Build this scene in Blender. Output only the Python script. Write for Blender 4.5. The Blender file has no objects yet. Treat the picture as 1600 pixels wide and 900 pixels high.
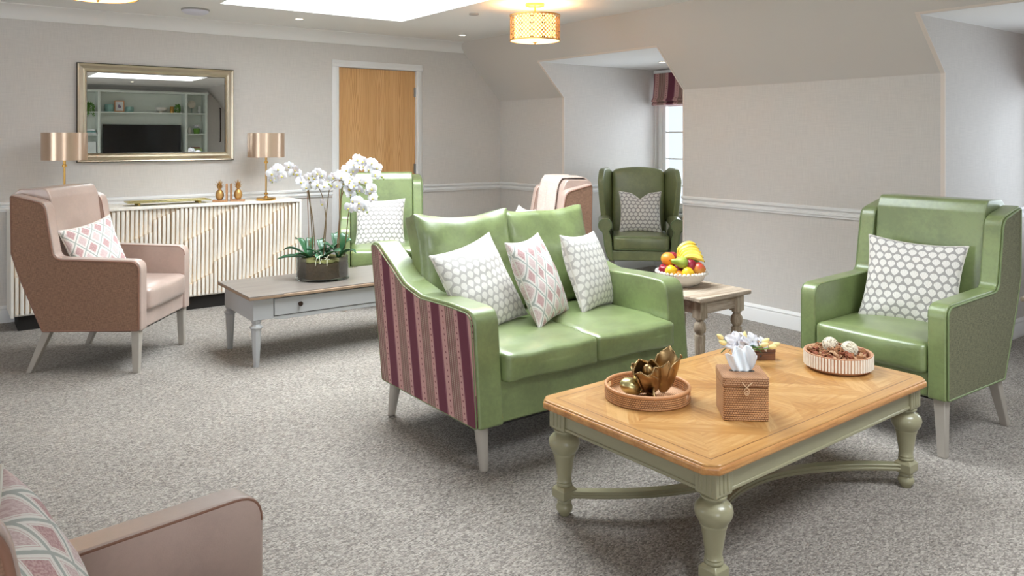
import bpy, bmesh, math, random
from math import sin, cos, pi, radians, atan2, sqrt, hypot
from mathutils import Vector, Matrix, Euler, noise

# A care-home lounge: sofa, armchairs and coffee tables under rooflights and dormers.
EXPOSURE = 0.27
SKY = 1.0
P_SKY, P_SKY2, P_WIN, P_LEFT_FILL, P_REAR_FILL = 240, 104, 42, 80, 115
P_BULB = 14
LAMP_GLOW = 1.7
FCH = (.215, 1.345, 102)
PILLOWS = [
    (('cushion', 'grey shell-print cushion at the left end of the sofa', .47, .46, .14, 'shellsoft'), dict(loc=(2.165, 3.19, .715), yaw=14, tilt=26, roll=-9, seed=3)),
    (('cushion', 'blush diamond-print cushion in the middle of the sofa', .44, .45, .13, 'diamond'), dict(loc=(2.50, 3.15, .722), yaw=30, tilt=24, roll=0, seed=5)),
    (('cushion', 'grey shell-print cushion at the right end of the sofa', .43, .43, .14, 'shellsoft'), dict(loc=(2.905, 3.215, .712), yaw=24, tilt=20, roll=3, seed=8)),
    (('cushion', 'grey shell-print cushion on the green armchair by the right wall', .47, .45, .13, 'shell'), dict(loc=(4.05, 2.01, .70), yaw=-75, tilt=18, roll=3, seed=11)),
    (('cushion', 'blush diamond-print cushion on the armchair by the sideboard', .40, .42, .12, 'diamond'), dict(loc=(.845, 5.69, .70), yaw=30, tilt=18, roll=-10, seed=14)),
    (('cushion', 'grey shell-print cushion on the green armchair behind the orchids', .44, .44, .13, 'shell'), dict(loc=(3.17, 6.25, .69), yaw=-27, tilt=16, roll=0, seed=17)),
    (('cushion', 'grey shell-print cushion with a dented top on the wingback chair', .42, .42, .13, 'shell'), dict(loc=(5.69, 5.53, .70), yaw=-43, tilt=12, roll=0, seed=21, notch=.06)),
    (('cushion', 'blush diamond-print cushion in the bottom left corner, close to the camera', .44, .44, .15, 'diamond'), dict(loc=(.130, 1.29, .708), yaw=82, tilt=20, roll=0, seed=25)),
    (('cushion', 'pale cushion peeping up beside the throw, behind the sofa', .42, .42, .13, 'shellsoft'), dict(loc=(3.66, 4.84, .70), yaw=-109.5, tilt=15, roll=0, seed=29)),
]

random.seed(7)
S = bpy.context.scene
COL = S.collection

# ------------------------------------------------------------------ camera, sky, exposure
YAW = 0.6368
cam_d = bpy.data.cameras.new('camera')
cam = bpy.data.objects.new('camera', cam_d)
COL.objects.link(cam)
cam.location = (0, 0, 1.45)
cam.rotation_euler = (pi / 2, 0, -YAW)
cam_d.sensor_width = 36
cam_d.lens = 36 * 1219.18 / 1600
cam_d.shift_y = -(450 - 214.86) / 1600
cam_d.clip_start = 0.05
S.camera = cam

S.view_settings.view_transform = 'Standard'
S.view_settings.look = 'None'
S.view_settings.gamma = 1
S.view_settings.use_curve_mapping = False
S.view_settings.exposure = EXPOSURE

W = bpy.data.worlds.new('sky')
S.world = W
W.use_nodes = True
W.node_tree.nodes['Background'].inputs[0].default_value = (0.80, 0.90, 1.0, 1)
W.node_tree.nodes['Background'].inputs[1].default_value = SKY


def area(name, loc, rot, sx, sy, power, col):
    l = bpy.data.lights.new(name, 'AREA')
    l.shape = 'RECTANGLE'
    l.size = sx
    l.size_y = sy
    l.energy = power
    l.color = col
    o = bpy.data.objects.new(name, l)
    COL.objects.link(o)
    o.location = loc
    o.rotation_euler = rot
    return o


# daylight above the two rooflights and outside the dormer windows, plus added fill at the left and rear
SKY1 = (1.78, 3.37, 2.7, 6.22)
SKY2 = (2.10, 3.80, -0.55, 0.72)
area('rooflight_daylight', (2.575, 4.46, 2.98), (0, 0, 0), 1.6, 3.5, P_SKY, (0.88, 0.96, 1.0))
area('rooflight_daylight', (2.95, 0.085, 2.98), (0, 0, 0), 1.7, 1.27, P_SKY2, (0.90, 0.96, 1.0))
area('window_and_fill_daylight', (6.95, 5.35, 1.35), (0, radians(90), 0), 1.6, 1.5, P_WIN, (0.80, 0.90, 1.0))
area('window_and_fill_daylight', (6.95, 1.58, 1.35), (0, radians(90), 0), 1.6, 1.5, P_WIN, (0.80, 0.90, 1.0))
area('window_and_fill_daylight', (-3.5, 4.6, 1.45), (0, radians(-90), 0), 1.7, 2.6, P_LEFT_FILL, (0.90, 0.95, 1.0))  # ambient fill through an invented left-wall window
area('window_and_fill_daylight', (-3.5, 0.2, 1.45), (0, radians(-90), 0), 1.7, 2.6, P_LEFT_FILL, (0.90, 0.95, 1.0))  # second added fill lamp, same unseen wall
area('window_and_fill_daylight', (-0.6, -3.2, 1.45), (radians(90), 0, 0), 2.2, 1.7, P_REAR_FILL, (0.92, 0.96, 1.0))  # fill added behind the camera, through an unseen rear window


# ------------------------------------------------------------------ shader helpers
def lin(c):
    if isinstance(c, str):
        c = tuple(int(c[i:i + 2], 16) for i in (0, 2, 4))
    return tuple(((v / 255) / 12.92 if v / 255 <= 0.04045 else ((v / 255 + 0.055) / 1.055) ** 2.4) for v in c)


class Sh:
    def __init__(self, name):
        self.m = bpy.data.materials.new(name)
        self.m.use_nodes = True
        self.t = self.m.node_tree
        self.b = self.t.nodes['Principled BSDF']
        self.out = self.t.nodes['Material Output']

    def n(self, typ, ins=None, **kw):
        nd = self.t.nodes.new(typ)
        for k, v in kw.items():
            setattr(nd, k, v)
        for k, v in (ins or {}).items():
            self.set(nd.inputs[k], v)
        return nd

    def set(self, sock, v):
        if isinstance(v, bpy.types.NodeSocket):
            self.t.links.new(v, sock)
        elif isinstance(v, tuple) and len(v) == 3 and sock.type == 'RGBA':
            sock.default_value = (*v, 1)
        else:
            sock.default_value = v

    def ma(self, op, a, b=None, c=None):
        nd = self.t.nodes.new('ShaderNodeMath')
        nd.operation = op
        for i, v in enumerate((a, b, c)):
            if v is not None:
                self.set(nd.inputs[i], v)
        return nd.outputs[0]

    def mix(self, f, a, b):
        nd = self.t.nodes.new('ShaderNodeMix')
        nd.data_type = 'RGBA'
        self.set(nd.inputs[0], f)
        self.set(nd.inputs[6], a)
        self.set(nd.inputs[7], b)
        return nd.outputs[2]

    def ramp(self, f, stops, interp='LINEAR'):
        nd = self.t.nodes.new('ShaderNodeValToRGB')
        r = nd.color_ramp
        r.interpolation = interp
        while len(r.elements) < len(stops):
            r.elements.new(0.5)
        for e, (p, c) in zip(r.elements, stops):
            e.position = p
            e.color = (*c, 1) if len(c) == 3 else c
        self.set(nd.inputs[0], f)
        return nd.outputs[0]

    def step(self, a, lo, hi):
        nd = self.t.nodes.new('ShaderNodeMapRange')
        nd.interpolation_type = 'SMOOTHSTEP'
        self.set(nd.inputs[0], a)
        nd.inputs[1].default_value = lo
        nd.inputs[2].default_value = hi
        return nd.outputs[0]

    def coord(self, kind='Object'):
        return self.n('ShaderNodeTexCoord').outputs[kind]

    def xyz(self, v):
        nd = self.n('ShaderNodeSeparateXYZ', {0: v})
        return nd.outputs[0], nd.outputs[1], nd.outputs[2]

    def vec(self, x, y, z):
        return self.n('ShaderNodeCombineXYZ', {0: x, 1: y, 2: z}).outputs[0]

    def noise(self, scale, detail=3, v=None, rough=.5):
        i = {'Scale': scale, 'Detail': detail, 'Roughness': rough}
        i['Vector'] = v if v is not None else self.coord()
        return self.n('ShaderNodeTexNoise', i).outputs[0]

    def bump(self, h, strength=.2, dist=.01):
        nd = self.n('ShaderNodeBump', {'Strength': strength, 'Distance': dist, 'Height': h})
        self.t.links.new(nd.outputs[0], self.b.inputs['Normal'])
        return nd

    def p(self, **kw):
        names = {'color': 'Base Color', 'rough': 'Roughness', 'metal': 'Metallic', 'coat': 'Coat Weight', 'spec': 'Specular IOR Level',
                 'sheen': 'Sheen Weight', 'trans': 'Transmission Weight', 'ior': 'IOR', 'sss': 'Subsurface Weight', 'coat_rough': 'Coat Roughness'}
        for k, v in kw.items():
            self.set(self.b.inputs[names[k]], v)
        return self


def simple(name, c, rough=.5, metal=0, bump=None, vary=None, **kw):
    s = Sh(name)
    c = lin(c)
    col = c
    if vary:
        sc, amt = vary
        col = s.mix(s.noise(sc, 4), tuple(v * (1 - amt) for v in c), tuple(min(1, v * (1 + amt)) for v in c))
    s.p(color=col, rough=rough, metal=metal, **kw)
    if bump:
        s.bump(s.noise(bump[0], 3), bump[1], .003)
    return s.m


def leather(name, c, amt=.16, rough=.38, tint=None):
    s = Sh(name)
    c = lin(c)
    a = s.noise(7, 4)
    b = s.noise(45, 4, rough=.7)
    f = s.ma('ADD', s.ma('MULTIPLY', a, .6), s.ma('MULTIPLY', b, .4))
    f = s.step(f, .35, .65)
    lo = tuple(v * (1 - amt) for v in c)
    hi = tuple(min(1, v * (1 + amt)) for v in c)
    s.p(color=s.mix(f, lo, hi), rough=s.ma('ADD', rough - .05, s.ma('MULTIPLY', b, .14)), spec=.6, coat=1.0, coat_rough=.30)
    h = s.ma('ADD', s.ma('MULTIPLY', s.noise(420, 2), .25), s.ma('MULTIPLY', s.noise(9, 2), 1.4))
    s.bump(h, .35, .004)
    return s.m


def cloth(name, c, amt=.3, scale=380):
    s = Sh(name)
    c = lin(c)
    x, y, z = s.xyz(s.coord())
    v1 = s.noise(1, 2, s.vec(s.ma('MULTIPLY', x, scale), s.ma('MULTIPLY', y, scale * .9), s.ma('MULTIPLY', z, scale * .12)))
    v2 = s.noise(1, 2, s.vec(s.ma('MULTIPLY', x, scale * .1), s.ma('MULTIPLY', y, scale * .1), s.ma('MULTIPLY', z, scale)))
    f = s.step(s.ma('MULTIPLY', s.ma('ADD', v1, v2), .5), .38, .62)
    s.p(color=s.mix(f, tuple(v * (1 - amt) for v in c), tuple(min(1, v * (1 + amt)) for v in c)), rough=.9, spec=.15, sheen=.1)
    s.bump(f, .25, .002)
    return s.m


# ------------------------------------------------------------------ materials
M = {}
M['ceiling'] = simple('ceiling_paint', 'F1EFEC', .9, bump=(300, .03))


def wallpaper():
    s = Sh('woven_wallpaper')
    c = lin('D8D3CE')
    x, y, z = s.xyz(s.coord())
    h = s.ma('ADD', x, y)
    v1 = s.noise(1, 2, s.vec(s.ma('MULTIPLY', h, 260), s.ma('MULTIPLY', z, 9), 0))
    v2 = s.noise(1, 2, s.vec(s.ma('MULTIPLY', h, 9), s.ma('MULTIPLY', z, 260), 4))
    f = s.ma('MULTIPLY', s.ma('ADD', v1, v2), .5)
    s.p(color=s.mix(s.step(f, .35, .65), tuple(v * .95 for v in c), tuple(v * 1.05 for v in c)), rough=.75, spec=.25)
    s.bump(f, .08, .002)
    return s.m


M['wall'] = wallpaper()
M['slope'] = simple('slope_paint', 'D9D3CD', .85, bump=(260, .04))
M['trim'] = simple('white_gloss_trim', 'ECEBEA', .35)
M['bead'] = simple('lit_corner_paint', 'EADFD6', .6)  # paler than the walls: light on the bevelled corner put into colour


def carpet():
    s = Sh('loop_pile_carpet')
    c = s.coord()
    x, y, z = s.xyz(c)
    # rows of small loops
    w = s.n('ShaderNodeTexVoronoi', {'Vector': s.vec(s.ma('MULTIPLY', x, 110), s.ma('MULTIPLY', y, 190), 0), 'Scale': 1.0, 'Randomness': .8}).outputs
    d = w[0]
    cell = w[1]
    a = s.noise(60, 3)
    b = s.noise(1.3, 3)
    bright = s.n('ShaderNodeSeparateColor', {0: cell}).outputs[0]
    f = s.ma('ADD', s.ma('MULTIPLY', bright, .50), s.ma('MULTIPLY', a, .5))
    f = s.ma('ADD', f, s.ma('MULTIPLY', s.ma('SUBTRACT', b, .5), .25))
    col = s.ramp(f, [(.15, lin('5E5751')), (.5, lin('948C84')), (.85, lin('BDB5AB'))])
    s.p(color=col, rough=.95, spec=.1, sheen=.15)
    s.bump(s.ma('SUBTRACT', s.ma('MULTIPLY', a, .5), d), .8, .006)
    return s.m


M['carpet'] = carpet()
GREEN = '7C8B58'
M['green'] = leather('green_faux_leather', GREEN)
M['olive'] = leather('olive_faux_leather', '787F52', rough=.42)
M['greenfab'] = cloth('grey_green_weave', '6C6B50')
M['pink'] = leather('blush_faux_leather', 'B8A196', amt=.07, rough=.34)
M['pinkfab'] = cloth('brown_blush_weave', '8E6E5B', amt=.22)
M['welt'] = simple('green_piping', '76855A', .45)
M['pinkwelt'] = simple('brown_piping', '86604E', .45)
M['legs'] = simple('greige_painted_wood', 'ADA59B', .4, vary=(30, .05))
M['dark'] = simple('black_underlining', '201C19', .9)
M['throw'] = cloth('blush_throw_wool', 'C3B1A7', amt=.08, scale=200)
M['cream_pipe'] = simple('cream_piping', 'DAD5CC', .6)


def stripes(axis='Y', period=.232, shear=0.18, name='berry_stripe_fabric', off=0.0):
    s = Sh(name)
    x, y, z = s.xyz(s.coord())
    u = {'X': x, 'Y': y}[axis]
    u = s.ma('SUBTRACT', u, s.ma('MULTIPLY', z, shear))
    t = s.ma('FRACT', s.ma('DIVIDE', s.ma('ADD', u, 10 + off), period))
    ma_, pk, br, cr, pl = lin('6E3545'), lin('C99C96'), lin('8E6560'), lin('B9A596'), lin('A87D79')
    st = [(0, ma_), (.27, ma_), (.275, lin('8F5A66')), (.30, pk), (.43, pk), (.435, br), (.46, br), (.465, cr), (.485, br), (.51, pl), (.54, cr), (.56, br), (.60, pl),
          (.625, cr), (.645, br), (.69, cr), (.71, br), (.75, pk), (.93, pk), (.95, lin('8F5A66')), (.99, ma_)]
    st = [(p, c) for p, c in st]
    col = s.ramp(t, st, 'CONSTANT')
    # small dots down the pink bands
    zz = s.ma('FRACT', s.ma('DIVIDE', z, .026))
    dz = s.ma('ABSOLUTE', s.ma('SUBTRACT', zz, .5))
    for cpos in (.365, .845):
        du = s.ma('MULTIPLY', s.ma('ABSOLUTE', s.ma('SUBTRACT', t, cpos)), 9)
        r = s.ma('ADD', s.ma('MULTIPLY', du, du), s.ma('MULTIPLY', dz, dz))
        col = s.mix(s.ma('LESS_THAN', r, .03), col, lin('7C4650'))
    # dashes inside the line bundle
    dash = s.ma('MULTIPLY', s.ma('LESS_THAN', s.ma('FRACT', s.ma('DIVIDE', z, .009)), .45), s.ma('MULTIPLY', s.ma('GREATER_THAN', t, .43), s.ma('LESS_THAN', t, .75)))
    col = s.mix(s.ma('MULTIPLY', dash, .35), col, lin('6F5A4C'))
    f = s.noise(500, 2)
    col = s.mix(s.ma('MULTIPLY', f, .25), col, s.mix(.5, col, (0.02, .01, .01)))
    s.p(color=col, rough=.8, spec=.2, sheen=.1)
    s.bump(f, .2, .001)
    return s.m


M['stripe'] = stripes()
M['blindstripe'] = stripes('Y', .30, 0, 'berry_stripe_blind', .05)


def shell(name, bg, fg, n=9.5):
    s = Sh(name)
    u, v, _ = s.xyz(s.coord('UV'))
    vv = s.ma('MULTIPLY', v, n * 1.15)
    row = s.ma('FLOOR', vv)
    odd = s.ma('MULTIPLY', s.ma('MODULO', row, 2.0), .5)
    uu = s.ma('ADD', s.ma('MULTIPLY', u, n), odd)
    fu = s.ma('SUBTRACT', s.ma('FRACT', uu), .5)
    fv = s.ma('SUBTRACT', s.ma('FRACT', vv), .5)
    # a fan that is broad at the top and drawn in to a stalk at the foot
    wd = s.ma('SUBTRACT', .47, s.ma('MULTIPLY', s.ma('MAXIMUM', s.ma('MULTIPLY', fv, -1), 0), .5))
    a = s.ma('DIVIDE', fu, wd)
    b = s.ma('DIVIDE', fv, .52)
    r = s.ma('ADD', s.ma('MULTIPLY', a, a), s.ma('MULTIPLY', b, b))
    inside = s.ma('LESS_THAN', r, .82)
    ang = s.ma('ARCTAN2', fu, s.ma('ADD', fv, .5))
    rays = s.ma('LESS_THAN', s.ma('ABSOLUTE', s.ma('SINE', s.ma('MULTIPLY', ang, 9))), .22)
    rays = s.ma('MULTIPLY', rays, s.ma('LESS_THAN', r, .6))
    k = s.ma('MULTIPLY', inside, s.ma('SUBTRACT', 1, s.ma('MULTIPLY', rays, .35)))
    nz = s.noise(300, 2)
    col = s.mix(k, lin(bg), lin(fg))
    col = s.mix(s.ma('MULTIPLY', nz, .15), col, lin(bg))
    s.p(color=col, rough=.85, spec=.2, sheen=.1)
    s.bump(s.ma('ADD', nz, s.ma('MULTIPLY', k, .7)), .25, .001)
    return s.m


M['shell'] = shell('shell_print_linen', 'A5A19E', 'E8E4DE')
M['shellsoft'] = shell('pale_shell_print_linen', 'C4C0BC', 'EEEBE5')


def diamond(n=4.4):
    s = Sh('blush_diamond_print')
    u, v, _ = s.xyz(s.coord('UV'))
    wob = s.ma('MULTIPLY', s.ma('SUBTRACT', s.noise(60, 2, s.coord('UV')), .5), .02)
    a = s.ma('ADD', s.ma('MULTIPLY', s.ma('ADD', u, s.ma('MULTIPLY', v, .8)), n), wob)
    b = s.ma('ADD', s.ma('MULTIPLY', s.ma('SUBTRACT', u, s.ma('MULTIPLY', v, .8)), n), wob)
    fa = s.ma('ABSOLUTE', s.ma('SUBTRACT', s.ma('FRACT', s.ma('ADD', a, 9)), .5))
    fb = s.ma('ABSOLUTE', s.ma('SUBTRACT', s.ma('FRACT', s.ma('ADD', b, 9)), .5))
    d = s.ma('MAXIMUM', fa, fb)
    par = s.ma('MODULO', s.ma('ADD', s.ma('FLOOR', s.ma('ADD', a, 10)), s.ma('FLOOR', s.ma('ADD', b, 10))), 2.0)
    nz = s.noise(90, 3, s.coord('UV'))
    rose = s.mix(s.step(nz, .35, .65), lin('B98E8F'), lin('D5B6B4'))
    pale = s.mix(s.step(nz, .35, .65), lin('CFB4B4'), lin('E6D5D3'))
    inner = s.mix(par, rose, pale)
    white, grey = lin('EFEBE6'), lin('B5B9B4')
    col = s.mix(s.ma('GREATER_THAN', d, .30), inner, white)
    col = s.mix(s.ma('MULTIPLY', s.ma('GREATER_THAN', d, .335), s.ma('LESS_THAN', d, .36)), col, lin('D9C3C0'))
    col = s.mix(s.ma('GREATER_THAN', d, .445), col, grey)
    s.p(color=col, rough=.85, spec=.2, sheen=.1)
    s.bump(s.noise(300, 2), .2, .001)
    return s.m


M['diamond'] = diamond()


def wood(name, dark, light, scale=1.0, axis='X', rough=.4, amt=1.0):
    s = Sh(name)
    x, y, z = s.xyz(s.coord())
    k = {'X': (1.2, 14, 14), 'Y': (14, 1.2, 14), 'Z': (14, 14, 1.2)}[axis]
    v = s.vec(s.ma('MULTIPLY', x, k[0] * scale), s.ma('MULTIPLY', y, k[1] * scale), s.ma('MULTIPLY', z, k[2] * scale))
    f = s.noise(1.6, 5, v, .6)
    g = s.noise(14, 3, v, .7)
    t = s.ma('ADD', s.ma('MULTIPLY', f, .7), s.ma('MULTIPLY', g, .3))
    s.p(color=s.mix(s.step(t, .32, .68), lin(dark), lin(light)), rough=rough)
    s.bump(g, .08 * amt, .002)
    return s.m


M['driftwood'] = wood('weathered_grey_wood', '97826E', 'D2C2AE', 1.2, 'X', .75, 4)
M['driftleg'] = wood('weathered_leg_wood', '8C7862', 'CBBBA4', 1.2, 'Z', .75, 4)
M['taupetop'] = wood('taupe_stained_top', '6C645E', '7F766E', .8, 'X', .32, .5)
M['taupeedge'] = wood('taupe_stained_edge', '8A6F58', '9F856D', .8, 'X', .45, .5)
M['paintgrey'] = simple('pale_grey_paint', 'ACABAB', .4, vary=(12, .02))
M['paintolive'] = simple('sage_grey_paint', '9A9578', .28, vary=(8, .04), coat=.2)
M['walnut'] = wood('dark_walnut', '4B2A1A', '8A5A3A', 1.5, 'X', .35)
M['gold'] = simple('brushed_brass', 'D2A55C', .28, 1.0)
M['softgold'] = simple('pale_gold_metal', 'C9BE8A', .35, 1.0)
M['lampgold'] = simple('lamp_fitting_gold', 'D8A860', .3, 1.0)
M['bronze'] = simple('antique_gold_bronze', 'A98C62', .34, 1.0, vary=(9, .35))
M['silver'] = simple('champagne_silver_leaf', 'C9BCA6', .28, 1.0, vary=(20, .08))
M['darkedge'] = simple('dark_pewter_edge', '4A4338', .35, .8)
M['mirror'] = simple('mirror_silver', 'F2F4F2', .0, 1.0)
M['steel'] = simple('steel', 'A8A8A8', .3, 1.0)
M['knob'] = simple('dark_bronze_knob', '3E2F28', .3, .7)
M['white'] = simple('white_plastic', 'EDEDEC', .4)
M['offwhite'] = simple('off_white_ceramic', 'E6E1D8', .35)
M['cream'] = simple('cream_ceramic', 'F1ECE2', .35)
M['moss'] = simple('moss', '5E5A2C', .95, vary=(50, .5), bump=(90, 1.0))
M['soil'] = simple('bark_and_moss', '5A4630', .95, vary=(60, .5), bump=(80, 1.0))
M['leafdark'] = simple('orchid_leaf', '2E5B3A', .32, vary=(10, .2), coat=.3)
M['leafmid'] = simple('fresh_green_leaf', '6FA044', .45, vary=(20, .2))
M['stem'] = simple('brown_green_stem', '6F5B3A', .6, vary=(20, .2))
M['petal'] = simple('white_petal', 'E3E1E6', .6, sss=.1)
M['lip'] = simple('yellow_green_orchid_lip', 'C4B860', .5)
M['bud'] = simple('green_flower_bud', '8C9A50', .5)
M['tulipbud'] = simple('cream_yellow_bud', 'EDDD9C', .5)
M['terracotta'] = simple('terracotta_clay', 'C09070', .7)
M['black'] = simple('black_gloss', '08090B', .08)
M['teal'] = simple('teal_glaze', '8FB5AC', .4)
M['book1'] = simple('teal_book_cloth', '7FB0AC', .6)
M['book2'] = simple('white_book_cloth', 'E6E8E6', .6)
M['book3'] = simple('green_book_cloth', 'B9C98A', .6)
M['book4'] = simple('brown_book_cloth', '8A5A44', .6)
M['shelfpaint'] = simple('sage_white_shelf_paint', 'E2E9E0', .5)
M['tissue'] = simple('white_tissue', 'F3F6F9', .9, sss=.1)
M['bark'] = simple('brown_dried_bark', '93633F', .85, vary=(40, .45))
M['rattanball'] = simple('cream_wicker', 'E3D9C4', .7)


def glass(name, tint=(1, 1, 1), fac=.06):
    s = Sh(name)
    tr = s.n('ShaderNodeBsdfTransparent', {0: tint})
    gl = s.n('ShaderNodeBsdfGlossy', {'Roughness': .02})
    fr = s.n('ShaderNodeFresnel', {'IOR': 1.3})
    mx = s.n('ShaderNodeMixShader', {0: s.ma('ADD', s.ma('MULTIPLY', fr.outputs[0], .8), fac * .3), 1: tr.outputs[0], 2: gl.outputs[0]})
    s.t.links.new(mx.outputs[0], s.out.inputs[0])
    return s.m


M['glass'] = glass('clear_glass')
M['bowlglass'] = glass('clear_bowl_glass', (.96, .98, .97), .1)
M['vaseglass'] = glass('teal_vase_glass', (.55, .85, .80), .4)


def weave(name, dark, light, su, sv, uvs=True):
    s = Sh(name)
    u, v, _ = s.xyz(s.coord('UV'))
    vv = s.ma('MULTIPLY', v, sv)
    row = s.ma('FLOOR', vv)
    uu = s.ma('ADD', s.ma('MULTIPLY', u, su), s.ma('MULTIPLY', s.ma('MODULO', row, 2.0), .5))
    fu = s.ma('SUBTRACT', s.ma('FRACT', uu), .5)
    fv = s.ma('SUBTRACT', s.ma('FRACT', vv), .5)
    r = s.ma('ADD', s.ma('MULTIPLY', s.ma('MULTIPLY', fu, fu), 3.2), s.ma('MULTIPLY', s.ma('MULTIPLY', fv, fv), 4.0))
    h = s.step(r, 1.15, .45)
    nz = s.noise(40, 3)
    base = s.mix(nz, lin(light), s.mix(.5, lin(light), lin(dark)))
    s.p(color=s.mix(h, lin(dark), base), rough=.55, coat=.1)
    s.bump(h, 1.0, .004)
    return s.m


M['rattan'] = weave('rattan_weave', '7A4824', 'E9AF7A', 1.0, 1.0)


def oakdoor():
    s = Sh('oak_veneer_door')
    x, y, z = s.xyz(s.coord())
    # two mirrored cathedral-grain leaves of veneer
    xm = s.ma('ABSOLUTE', s.ma('SUBTRACT', s.ma('FRACT', s.ma('MULTIPLY', s.ma('ADD', x, 5.0), 4.2)), .5))
    w = s.noise(1.4, 3, s.vec(s.ma('MULTIPLY', x, 1.5), 0, s.ma('MULTIPLY', z, .8)))
    t = s.ma('ADD', s.ma('MULTIPLY', z, 1.1), s.ma('ADD', s.ma('MULTIPLY', s.ma('POWER', xm, 1.3), 9.0), s.ma('MULTIPLY', w, 3.0)))
    rings = s.ma('SINE', s.ma('MULTIPLY', t, 12))
    fine = s.noise(1, 4, s.vec(s.ma('MULTIPLY', x, 180), 0, s.ma('MULTIPLY', z, 5)))
    wide = s.noise(1, 2, s.vec(s.ma('MULTIPLY', x, 12), 0, s.ma('MULTIPLY', z, .6)))
    f = s.ma('ADD', s.ma('MULTIPLY', s.step(rings, -.2, 1), .30), s.ma('ADD', s.ma('MULTIPLY', fine, .30), s.ma('MULTIPLY', wide, .5)))
    s.p(color=s.ramp(f, [(.2, lin('E6BA86')), (.5, lin('DAA86F')), (.85, lin('BE8850'))]), rough=.4)
    return s.m


M['oak'] = oakdoor()


def parquet():
    s = Sh('honey_parquet_top')
    x, y, z = s.xyz(s.coord())
    cx, cy = .325, .345
    X = s.ma('ADD', x, 5 * cx + .0)
    Y = s.ma('ADD', y, 5 * cy)
    ix = s.ma('FLOOR', s.ma('DIVIDE', X, cx))
    iy = s.ma('FLOOR', s.ma('DIVIDE', Y, cy))
    fx = s.ma('SUBTRACT', s.ma('FRACT', s.ma('DIVIDE', X, cx)), .5)
    fy = s.ma('SUBTRACT', s.ma('FRACT', s.ma('DIVIDE', Y, cy)), .5)
    par = s.ma('MODULO', s.ma('ADD', ix, iy), 2.0)
    # diagonal boards: direction flips cell by cell; a wide band runs on the cell's diagonal
    sg = s.ma('SUBTRACT', s.ma('MULTIPLY', par, 2), 1)
    d = s.ma('ADD', fx, s.ma('MULTIPLY', sg, fy))
    along = s.ma('SUBTRACT', fx, s.ma('MULTIPLY', sg, fy))
    band = s.ma('LESS_THAN', s.ma('ABSOLUTE', d), .16)
    side = s.ma('GREATER_THAN', d, 0)
    # inside the corner triangles the grain runs with the cell's sides
    quad = s.ma('GREATER_THAN', s.ma('ABSOLUTE', fx), s.ma('ABSOLUTE', fy))
    def grain(a, b, seed):
        return s.noise(1, 5, s.vec(s.ma('MULTIPLY', a, 2.5), s.ma('MULTIPLY', b, 26), s.ma('ADD', seed, s.ma('ADD', s.ma('MULTIPLY', ix, 3.7), s.ma('MULTIPLY', iy, 7.1)))), .6)
    gb = grain(along, d, 1.0)
    gx = grain(fx, fy, 4.0)
    gy = grain(fy, fx, 8.0)
    tone = s.n('ShaderNodeTexWhiteNoise', {'Vector': s.vec(s.ma('FLOOR', s.ma('MULTIPLY', d, 3.2)), ix, iy)}).outputs[0]
    g = s.mix(quad, gx, gy)
    g = s.mix(band, g, gb)
    v = s.ma('ADD', s.ma('MULTIPLY', g, .75), s.ma('MULTIPLY', s.ma('SUBTRACT', tone, .5), .22))
    v = s.ma('ADD', v, s.ma('MULTIPLY', band, s.ma('SUBTRACT', s.ma('MULTIPLY', par, .20), .12)))
    inner = s.ramp(v, [(.18, lin('CCA26A')), (.42, lin('B6854B')), (.7, lin('976230'))])
    # plain mitred border
    ax, ay = s.ma('ABSOLUTE', x), s.ma('ABSOLUTE', y)
    out = s.ma('MAXIMUM', s.ma('SUBTRACT', ax, .65), s.ma('SUBTRACT', ay, .345))
    isb = s.ma('GREATER_THAN', out, 0)
    long_ = s.ma('GREATER_THAN', s.ma('SUBTRACT', ay, .345), s.ma('SUBTRACT', ax, .65))
    gbx = s.noise(1, 5, s.vec(s.ma('MULTIPLY', x, 3), s.ma('MULTIPLY', y, 60), 2), .6)
    gby = s.noise(1, 5, s.vec(s.ma('MULTIPLY', y, 3), s.ma('MULTIPLY', x, 60), 6), .6)
    border = s.ramp(s.mix(long_, gby, gbx), [(.2, lin('C7975B')), (.8, lin('A5743F'))])
    col = s.mix(isb, inner, border)
    line = s.ma('LESS_THAN', s.ma('ABSOLUTE', s.ma('SUBTRACT', out, .018)), .0016)
    col = s.mix(line, col, lin('6B4526'))
    s.p(color=col, rough=.3, coat=.25, coat_rough=.15)
    return s.m


M['parquet'] = parquet()
M['honeyedge'] = wood('honey_wood_edge', 'A96F3C', 'D29C60', 1.0, 'X', .3)


def emis(name, c, st):
    s = Sh(name)
    s.p(color=lin(c))
    s.set(s.b.inputs['Emission Color'], lin(c))
    s.b.inputs['Emission Strength'].default_value = st
    return s.m


M['glow'] = emis('lit_frosted_diffuser', 'FFE2A8', LAMP_GLOW)
M['spot'] = emis('lit_downlight_lens', 'FFF2D8', 9)
M['shade'] = simple('champagne_silk_shade', 'D0B69E', .30, .75)


# ------------------------------------------------------------------ mesh helpers
def BM():
    b = bmesh.new()
    b.loops.layers.uv.new('UVMap')
    return b


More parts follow.
